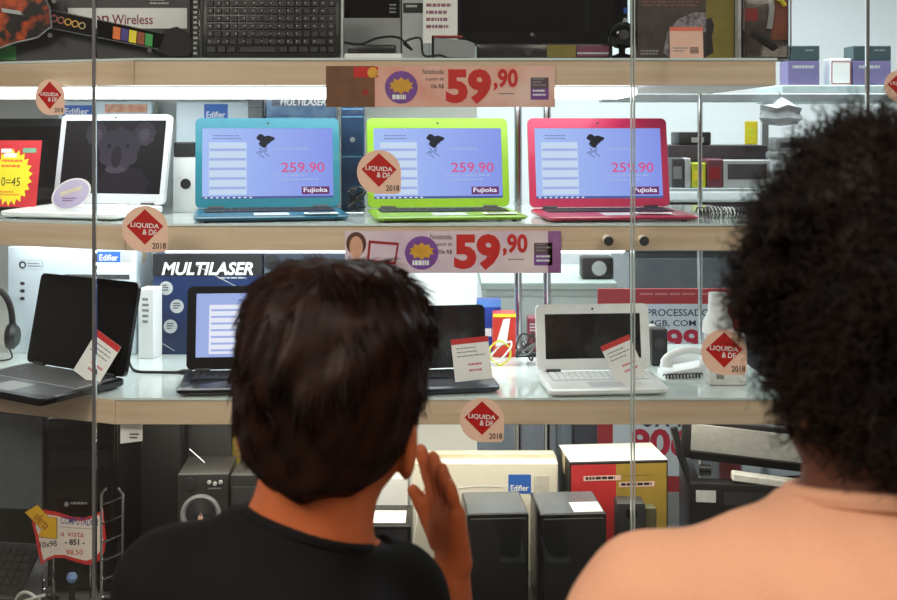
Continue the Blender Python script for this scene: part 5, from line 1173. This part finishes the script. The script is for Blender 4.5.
        for _ in range(smooth):
            acc = np.zeros_like(V); cn = np.zeros(len(V))
            for i in range(4):
                a_, b_ = Q[:, i], Q[:, (i+1) % 4]
                np.add.at(acc, a_, V[b_]); np.add.at(cn, a_, 1); np.add.at(acc, b_, V[a_]); np.add.at(cn, b_, 1)
            V = 0.5*V+0.5*acc/np.maximum(cn, 1)[:, None]
        me = bpy.data.meshes.new(name); me.from_pydata(V.tolist(), [], Q.tolist()); me.shade_smooth()
        return me
def noise3(x, y, z, seed=0):
    r = np.random.RandomState(seed); v = 0
    for f in (1, 1.7, 2.9):
        a = r.uniform(-1, 1, (3, 3)); p = r.uniform(0, 6.28, 3)
        v = v+(np.sin(f*(a[0,0]*x+a[0,1]*y+a[0,2]*z)+p[0])*np.sin(f*(a[1,0]*x+a[1,1]*y+a[1,2]*z)+p[1])+np.sin(f*(a[2,0]*x+a[2,1]*y+a[2,2]*z)+p[2])*0.5)/f
    return v

def head(f, c, R, ear=True):
    """skull, face, nose, lips, ears in the head frame R (columns right, forward, up)"""
    Rn = np.array(R); T = lambda p: np.array(c)+Rn @ np.array(p)
    f.ell(T((0, -0.008, 0.002)), (0.074, 0.094, 0.092), Rn, 0.01)
    f.ell(T((0, 0.030, -0.050)), (0.062, 0.060, 0.074), Rn, 0.03)
    f.ell(T((0, 0.055, -0.104)), (0.034, 0.030, 0.022), Rn, 0.03)
    for s in (-1, 1):
        f.cap(T((s*0.060, -0.002, -0.065)), T((s*0.025, 0.055, -0.105)), 0.014, 0.014, 0.03)
        f.ell(T((s*0.033, 0.094, -0.022)), (0.016, 0.012, 0.010), Rn, 0.012, sub=True)
        f.cap(T((s*0.018, 0.087, -0.006)), T((s*0.045, 0.078, -0.008)), 0.006, 0.005, 0.01)
        f.ell(T((s*0.034, 0.070, -0.055)), (0.022, 0.018, 0.020), Rn, 0.02)
        if ear:
            Re = Rn @ np.array(Matrix.Rotation(s*rad(22), 3, 'Z'))
            f.ell(T((s*0.078, -0.010, -0.058)), (0.0085, 0.019, 0.031), Re, 0.008)
            f.ell(T((s*0.090, -0.006, -0.054)), (0.007, 0.012, 0.020), Re, 0.006, sub=True) if False else None
    f.cap(T((0, 0.088, -0.020)), T((0, 0.104, -0.056)), 0.008, 0.012, 0.012)
    for s in (-1, 1): f.ell(T((s*0.010, 0.094, -0.058)), (0.008, 0.009, 0.007), Rn, 0.008)
    f.ell(T((0, 0.090, -0.080)), (0.022, 0.009, 0.005), Rn, 0.006); f.ell(T((0, 0.088, -0.090)), (0.019, 0.009, 0.006), Rn, 0.006)
    return T
def eyes(par, T, R):
    for s in (-1, 1):
        mb = MB(); c = Vector(T((s*0.033, 0.080, -0.022)))
        mb.lathe([(0.0005, -0.012), (0.006, -0.0104), (0.0104, -0.006), (0.012, 0), (0.0104, 0.006), (0.006, 0.0104), (0.0005, 0.012)], 16, Matrix.Translation(c))
        e = mb.build('eye', M('eye_white', (230, 226, 220), 0.2), par, True)
        fw = Vector(np.array(R)[:, 1]); MB().cyl(c+fw*0.0112, c+fw*0.0124, 0.0055, n=14).build('iris', M('iris_brown', (44, 26, 18), 0.2), e)
def simple_hand(f, wrist, direction, side, k=0.006):
    """relaxed hanging hand: palm, four curled fingers, thumb"""
    w = np.array(wrist, float); d = np.array(direction, float); d /= np.linalg.norm(d)
    acr = np.array([0, 1.0, 0]); acr -= d*(acr@d); acr /= np.linalg.norm(acr); nrm = np.cross(d, acr)*side
    for i, L in enumerate((0.060, 0.067, 0.062, 0.050)):
        o = acr*(0.024-0.016*i); kn = w+d*0.072+o*0.95
        f.cap(w+o*0.5, kn, 0.013, 0.0105, 0.012)
        m = kn+d*L*0.5-nrm*0.004; f.cap(kn, m, 0.0088, 0.0080, k*0.5); f.cap(m, m+d*L*0.42-nrm*0.014, 0.0080, 0.0068, k*0.5)
    b = w+d*0.02+acr*0.022; m = b+d*0.035+acr*0.018; f.cap(b, m, 0.012, 0.0095, 0.012); f.cap(m, m+d*0.03+acr*0.002, 0.0095, 0.0075, k)
def strands(name, roots, normals, dirs, lens, rad_, mat, par, seg=5, curl=0.0, turns=2.0, droop=0.0, sides=3, outward=0.5):
    """thin tapered locks, all in one mesh"""
    n = len(roots); P0 = np.array(roots); Nn = np.array(normals); D = np.array(dirs); L = np.array(lens)[:, None]
    side = np.cross(Nn, D); side /= np.linalg.norm(side, axis=1)[:, None]+1e-9
    rings = []; ph = np.random.uniform(0, 6.28, (n, 1)); tw = turns*np.random.uniform(0.7, 1.3, (n, 1))
    cr = curl*np.random.uniform(0.6, 1.3, (n, 1))
    for i in range(seg+1):
        t = i/seg
        c = P0+D*L*t+Nn*(outward*L*t*(1-t)*0.6)-np.array([[0, 0, 1.0]])*droop*L*t*t
        if curl > 0:
            a = ph+tw*2*PI*t; e2 = np.cross(D, side); c = c+(side*np.cos(a)+e2*np.sin(a))*cr*min(1, t*4)
        r = rad_*(1-0.75*t)
        b2 = np.cross(D, side)
        rings.append(np.stack([c+side*r*math.cos(2*PI*k/sides)+b2*r*math.sin(2*PI*k/sides) for k in range(sides)], 1))
    A = np.stack(rings, 1)                # n, seg+1, sides, 3
    V = A.reshape(-1, 3); base = (np.arange(n)*(seg+1)*sides)[:, None, None]
    ii = np.arange(seg)[None, :, None]; kk = np.arange(sides)[None, None, :]; k2 = (kk+1) % sides
    q0 = base+ii*sides+kk; q1 = base+ii*sides+k2; q2 = base+(ii+1)*sides+k2; q3 = base+(ii+1)*sides+kk
    Q = np.stack([q0, q1, q2, q3], -1).reshape(-1, 4)
    me = bpy.data.meshes.new(name); me.from_pydata(V.tolist(), [], Q.tolist()); me.shade_smooth()
    o = link(name, me, mat, par); o['kind'] = 'stuff'; return o
def legs_and_shoes(f, par, hx, zhip, yk):
    for s in (-1, 1):
        f.cap((s*hx, 0, zhip), (s*hx*1.02, 0.015, zhip*0.53), 0.068, 0.046, 0.03); f.cap((s*hx*1.02, 0.015, zhip*0.53), (s*hx, -0.01, 0.08), 0.046, 0.032, 0.02); f.cap((s*hx, -0.01, 0.05), (s*hx*1.1, 0.12, 0.035), 0.03, 0.024, 0.02)
def shoes(par, hx, mat):
    for s in (-1, 1):
        f = Field((s*hx-0.07, -0.09, 0.0), (s*hx+0.07, 0.20, 0.14), 0.006)
        f.cap((s*hx, -0.035, 0.042), (s*hx*1.1, 0.13, 0.036), 0.042, 0.040, 0.02); f.cap((s*hx, -0.02, 0.05), (s*hx, -0.015, 0.11), 0.042, 0.040, 0.02)
        f.halfspace_cut((0, 0, 0.006), (0, 0, -1)); f.halfspace_cut((0, 0, 0.115), (0, 0, 1))
        sh = link('shoe', f.mesh('shoe', 1), mat, par)
        MB().rbox((s*hx-0.043, -0.078, 0.0), (s*hx+0.047, 0.172, 0.016), 0.012, 3).build('sole', WHITE, sh, True)

SKIN = M('skin_tan', (182, 96, 54), 0.55, rgb2=(194, 106, 62), scale=40, spec=0.35)
SKIN2 = M('skin_brown', (92, 54, 38), 0.55, rgb2=(104, 62, 44), scale=40, spec=0.35)
for m_ in (SKIN, SKIN2):
    b_ = m_.node_tree.nodes['Principled BSDF']; b_.inputs['Subsurface Weight'].default_value = 0.12; b_.inputs['Subsurface Radius'].default_value = (0.01, 0.004, 0.002)
HAIR1 = M('hair_dark_brown', (20, 11, 8), 0.5, rgb2=(42, 20, 12), scale=40, spec=0.15)
HAIR2 = M('hair_black_brown', (17, 11, 8), 0.6, rgb2=(34, 21, 14), scale=40, spec=0.2)
TEE1 = M('tee_black', (14, 14, 16), 0.85, var=0.15, scale=500, bump=0.25, spec=0.2)
TEE2 = M('tee_peach', (222, 166, 134), 0.85, var=0.04, scale=500, bump=0.25, spec=0.2)
JEANS = M('jeans_blue', (50, 62, 92), 0.8, var=0.15, scale=300, bump=0.2)
SHORT = M('trousers_khaki', (120, 104, 80), 0.8, var=0.1, scale=300, bump=0.2)

# ---- boy in black, left, right hand raised beside his face
O1 = Vector((WX(283, 1.10), 1.10, 0.0))
boy1 = thing('person', 'person in black T-shirt seen from behind, hand raised beside face', 'person', O1)
R1 = Matrix.Rotation(rad(-10), 3, 'Z') @ Matrix.Rotation(rad(5), 3, 'Y')
hc1 = (0.050, 0.010, 1.314)
def hp1(px, py, dy): p = P(px, py, 1.25+dy); return (p.x-O1.x, p.y-O1.y, p.z)
LS, RS = (-0.106, -0.015, 1.118), (0.104, 0.055, 1.085)
LE, LW_ = (-0.150, 0.00, 0.895), (-0.160, 0.09, 0.715)
RE, RW_ = (0.168, 0.110, 0.875), hp1(450, 572, 0)
def torso1(f, e, arms=True):
    f.ell((0, 0, 0.985), (0.138+e, 0.088+e, 0.165), None, 0.03); f.ell((0, 0, 0.80), (0.120+e, 0.084+e, 0.16), None, 0.05); f.ell((0, 0, 0.70), (0.128+e, 0.092+e, 0.10), None, 0.05)
    f.cap((0.005, 0.0, 1.135), LS, 0.048+e, 0.042+e, 0.04); f.cap((0.018, 0.01, 1.130), RS, 0.048+e, 0.040+e, 0.04)
    f.ell((0.0, -0.045, 1.06), (0.105+e, 0.05+e, 0.09), None, 0.04)
f = Field((-0.24, -0.16, 0.0), (0.25, 0.25, 1.42), 0.0031)
torso1(f, 0.0)
f.cap((0.014, 0.004, 1.13), (0.040, 0.006, 1.245), 0.054, 0.050, 0.03)
T1 = head(f, hc1, R1)
f.cap((0.030, 0.0, 1.16), T1((0, -0.03, -0.05)), 0.045, 0.05, 0.03)
f.cap(LS, LE, 0.040, 0.032, 0.02); f.cap(LE, LW_, 0.032, 0.022, 0.015); simple_hand(f, LW_, (0.02, 0.35, -0.9), 1)
f.cap(RS, RE, 0.040, 0.033, 0.02); f.cap(RE, RW_, 0.033, 0.0215, 0.015)
legs_and_shoes(f, boy1, 0.072, 0.68, 0)
# raised hand: palm, five separate fingers
kn = [hp1(437, 504, 0.028), hp1(444, 502, 0.012), hp1(450.5, 506, -0.002), hp1(456, 514, -0.015)]
for k_, kp_ in enumerate(kn): f.cap(hp1(453-2+k_*2.5, 562, 0.004-0.003*k_), kp_, 0.0140, 0.0105, 0.008)
f.cap(hp1(440, 535, 0.020), hp1(447, 520, 0.006), 0.014, 0.014, 0.012)
def finger(pts, r0, r1):
    for i in range(len(pts)-1):
        a = r0+(r1-r0)*i/(len(pts)-1); b = r0+(r1-r0)*(i+1)/(len(pts)-1); f.cap(pts[i], pts[i+1], a, b, 0.0022)
finger([kn[0], hp1(429, 476, 0.046), hp1(424, 460, 0.052), hp1(421, 450, 0.053)], 0.0090, 0.0070)
finger([kn[1], hp1(438.5, 476, 0.022), hp1(435, 464, 0.025), hp1(433, 457, 0.026)], 0.0088, 0.0070)
finger([kn[2], hp1(446.5, 484, -0.002), hp1(443, 474, 0.0), hp1(441.5, 468, 0.001)], 0.0084, 0.0066)
finger([kn[3], hp1(453, 498, -0.020), hp1(450.5, 489, -0.020), hp1(449.5, 484, -0.019)], 0.0076, 0.0060)
finger([hp1(440, 542, 0.024), hp1(430, 520, 0.034), hp1(421, 503, 0.036), hp1(413, 490, 0.036)], 0.0125, 0.0070)
b1 = link('body', f.mesh('body', 1), SKIN, boy1)
eyes(b1, T1, R1)
# T-shirt
f = Field((-0.26, -0.18, 0.60), (0.27, 0.24, 1.26), 0.0045)
torso1(f, 0.009)
f.cap((0.014, 0.004, 1.12), (0.030, 0.005, 1.20), 0.062, 0.060, 0.03)
f.cap(LS, tuple(np.array(LS)*0.35+np.array(LE)*0.65), 0.049, 0.052, 0.02); f.cap(RS, tuple(np.array(RS)*0.35+np.array(RE)*0.65), 0.047, 0.050, 0.02)
f.wrinkle(lambda x, y, z: 0.0022*noise3(x*26, y*26, z*34, 3))
f.neck_cut((0.022, 0.004, 1.170), (0.30, 0.22, 1.0), 0.085); f.halfspace_cut((0, 0, 0.62), (0, 0, -1))
for S_, E_ in ((LS, LE), (RS, RE)):
    pass
ts = link('t_shirt', f.mesh('t_shirt', 2), TEE1, boy1)
# ribbed collar
col_pts = []
nrm_ = Vector((0.30, 0.22, 1.0)).normalized(); c0 = Vector((0.022, 0.004, 1.168)); u_ = nrm_.orthogonal().normalized(); v_ = nrm_.cross(u_)
for i in range(33):
    a = 2*PI*i/32; col_pts.append(c0+u_*0.0625*math.cos(a)+v_*0.0625*math.sin(a))
MB().tube(col_pts, 0.0065, 8).build('collar', TEE1, ts, True)
f = Field((-0.20, -0.14, 0.03), (0.20, 0.16, 0.72), 0.006)
f.ell((0, 0, 0.68), (0.138, 0.102, 0.10), None, 0.03)
for s in (-1, 1): f.cap((s*0.072, 0, 0.66), (s*0.074, 0.015, 0.36), 0.080, 0.062, 0.03); f.cap((s*0.074, 0.015, 0.36), (s*0.072, -0.01, 0.09), 0.062, 0.052, 0.02)
f.halfspace_cut((0, 0, 0.70), (0, 0, 1)); f.halfspace_cut((0, 0, 0.07), (0, 0, -1))
link('trousers', f.mesh('trousers', 2), JEANS, boy1)
shoes(boy1, 0.072, M('shoe_grey', (90, 92, 98), 0.6))
# hair
Rn1 = np.array(R1)
f = Field((hc1[0]-0.15, hc1[1]-0.17, hc1[2]-0.16), (hc1[0]+0.15, hc1[1]+0.17, hc1[2]+0.16), 0.0035)
dsp = lambda x, y, z: 0.0035*noise3(x*60, y*60, z*45, 11)+0.0018*noise3(x*150, y*150, z*60, 12)
f.ell(T1((0, -0.012, 0.016)), (0.089, 0.108, 0.094), Rn1, 0.01, disp=dsp)
f.ell(T1((-0.030, -0.02, 0.050)), (0.054, 0.075, 0.056), Rn1, 0.02, disp=dsp); f.ell(T1((0.034, -0.02, 0.052)), (0.053, 0.075, 0.058), Rn1, 0.02, disp=dsp)
f.ell(T1((0, -0.050, -0.058)), (0.066, 0.046, 0.046), Rn1, 0.03, disp=dsp)
f.ell(T1((0, -0.02, -0.03)), (0.079, 0.07, 0.055), Rn1, 0.03, disp=dsp)
f.ell(T1((0.030, -0.055, 0.104)), (0.036, 0.036, 0.018), Rn1, 0.015, disp=dsp)
f.ell(T1((0, 0.115, -0.06)), (0.075, 0.075, 0.10), Rn1, 0.01, sub=True)
for s in (-1, 1): f.ell(T1((s*0.094, 0.006, -0.076)), (0.034, 0.040, 0.046), Rn1, 0.01, sub=True)
hr1 = link('hair', f.mesh('hair', 1), HAIR1, boy1)
# locks lying over the cap
me = hr1.data; nv = len(me.vertices)
def sample_surface(me, n, cond=None):
    V = np.zeros(len(me.vertices)*3); me.vertices.foreach_get('co', V); V = V.reshape(-1, 3)
    Nn = np.zeros(len(me.vertices)*3); me.vertex_normals.foreach_get('vector', Nn); Nn = Nn.reshape(-1, 3)
    ids = np.arange(len(V))
    if cond is not None: ids = ids[cond(V, Nn)]
    ids = np.random.choice(ids, min(n, len(ids)), replace=False); return V[ids], Nn[ids]
V_, N_ = sample_surface(me, 8500, lambda V, N: ((N*(V-np.array(hc1))).sum(1) > 0.02))
crown = np.array(T1((0.012, -0.055, 0.10)))
dv = V_-crown; dv += np.array([0.0, 0, -0.03]); dv += 0.018*np.stack([noise3(V_[:,0]*70, V_[:,1]*70, V_[:,2]*70, s) for s in (21, 22, 23)], 1)
dv -= N_*(dv*N_).sum(1)[:, None]; dv /= np.linalg.norm(dv, axis=1)[:, None]+1e-9
D_ = dv+N_*np.random.uniform(0.0, 0.12, (len(V_), 1)); D_ /= np.linalg.norm(D_, axis=1)[:, None]
lk = np.random.uniform(0.014, 0.032, len(V_))*np.clip((V_[:, 2]-(hc1[2]-0.115))/0.10, 0.22, 1.0)
strands('hair_locks', V_-N_*0.003, N_, D_, lk, 0.0010, HAIR1, hr1, seg=4, outward=0.15, droop=0.08)

# ---- boy with the big curly hair, right
O2 = Vector((WX(882, 0.82), 0.82, 0.0))
boy2 = thing('person', 'person in peach T-shirt seen from behind at the right', 'person', O2)
R2 = Matrix.Rotation(rad(14), 3, 'Z')
hc2 = (0.012, 0.010, 1.428)
LS2, RS2 = (-0.166, -0.005, 1.205), (0.170, -0.005, 1.205)
LE2, LW2 = (-0.205, 0.00, 0.955), (-0.19, 0.08, 0.75); RE2, RW2 = (0.21, 0.0, 0.955), (0.195, 0.08, 0.75)
def torso2(f, e):
    f.ell((0, 0, 1.07), (0.155+e, 0.095+e, 0.18), None, 0.03); f.ell((0, 0, 0.86), (0.132+e, 0.090+e, 0.18), None, 0.05); f.ell((0, 0, 0.76), (0.14+e, 0.10+e, 0.11), None, 0.05)
    for S_ in (LS2, RS2): f.cap((0, 0.0, 1.245), S_, 0.044+e, 0.044+e, 0.04)
    f.ell((0.0, -0.045, 1.17), (0.12+e, 0.05+e, 0.09), None, 0.04)
f = Field((-0.28, -0.16, 0.0), (0.29, 0.17, 1.56), 0.0048)
torso2(f, 0.0)
f.cap((0, 0.0, 1.25), (0.008, 0.004, 1.36), 0.058, 0.054, 0.03)
T2 = head(f, hc2, R2)
for S_, E_, W_, sd in ((LS2, LE2, LW2, 1), (RS2, RE2, RW2, -1)):
    f.cap(S_, E_, 0.043, 0.035, 0.02); f.cap(E_, W_, 0.035, 0.023, 0.015); simple_hand(f, W_, (0.0, 0.3, -0.95), sd)
legs_and_shoes(f, boy2, 0.08, 0.74, 0)
b2 = link('body', f.mesh('body', 2), SKIN2, boy2); eyes(b2, T2, R2)
f = Field((-0.30, -0.18, 0.64), (0.31, 0.18, 1.34), 0.005)
torso2(f, 0.010)
f.cap((0, 0, 1.245), (0.004, 0.002, 1.30), 0.064, 0.062, 0.03)
for S_, E_ in ((LS2, LE2), (RS2, RE2)): f.cap(S_, tuple(np.array(S_)*0.30+np.array(E_)*0.70), 0.052, 0.058, 0.02)
def folds(x, y, z):
    return 0.0026*noise3(x*24, y*24, z*24, 5)+0.0034*np.sin(z*60+x*75+2*np.sin(x*14))*np.exp(-((z-1.18)/0.09)**2)
f.wrinkle(folds)
f.halfspace_cut((0, 0, 1.293), (0.0, 0.20, 1.0)); f.halfspace_cut((0, 0, 0.66), (0, 0, -1))
ts2 = link('t_shirt', f.mesh('t_shirt', 2), TEE2, boy2)
nrm_ = Vector((0.0, 0.20, 1.0)).normalized(); c0 = Vector((0.004, 0.002, 1.290)); u_ = nrm_.orthogonal().normalized(); v_ = nrm_.cross(u_)
MB().tube([c0+u_*0.066*math.cos(2*PI*i/32)+v_*0.066*math.sin(2*PI*i/32) for i in range(33)], 0.007, 8).build('collar', TEE2, ts2, True)
f = Field((-0.22, -0.15, 0.03), (0.22, 0.17, 0.80), 0.006)
f.ell((0, 0, 0.74), (0.150, 0.110, 0.11), None, 0.03)
for s in (-1, 1): f.cap((s*0.08, 0, 0.72), (s*0.082, 0.015, 0.39), 0.088, 0.068, 0.03); f.cap((s*0.082, 0.015, 0.39), (s*0.08, -0.01, 0.09), 0.068, 0.056, 0.02)
f.halfspace_cut((0, 0, 0.76), (0, 0, 1)); f.halfspace_cut((0, 0, 0.07), (0, 0, -1))
link('trousers', f.mesh('trousers', 2), SHORT, boy2)
shoes(boy2, 0.08, M('shoe_dark', (50, 50, 54), 0.6))
# big curly hair: lumpy volume covered in coiled locks
Rn2 = np.array(R2)
f = Field((hc2[0]-0.18, hc2[1]-0.19, hc2[2]-0.19), (hc2[0]+0.18, hc2[1]+0.19, hc2[2]+0.18), 0.005)
dsp2 = lambda x, y, z: 0.009*noise3(x*36, y*36, z*36, 31)+0.0055*noise3(x*95, y*95, z*95, 32)
f.ell(T2((0, -0.012, 0.016)), (0.108, 0.118, 0.108), Rn2, 0.01, disp=dsp2)
f.ell(T2((0, -0.045, -0.070)), (0.068, 0.058, 0.056), Rn2, 0.03, disp=dsp2)
for s in (-1, 1): f.ell(T2((s*0.060, -0.015, -0.045)), (0.036, 0.055, 0.046), Rn2, 0.03, disp=dsp2)
f.ell(T2((0, 0.135, -0.07)), (0.085, 0.085, 0.11), Rn2, 0.01, sub=True)
hr2 = link('hair', f.mesh('hair', 1), HAIR2, boy2)
V_, N_ = sample_surface(hr2.data, 7000, lambda V, N: ((N*(V-np.array(hc2))).sum(1) > 0.015))
D_ = N_+0.45*np.random.normal(0, 1, N_.shape)+np.array([[0, 0, -0.15]]); D_ /= np.linalg.norm(D_, axis=1)[:, None]
strands('hair_curls', V_-N_*0.006, N_, D_, np.random.uniform(0.016, 0.034, len(V_)), 0.0012, HAIR2, hr2, seg=11, curl=0.0042, turns=1.8, outward=0.1)
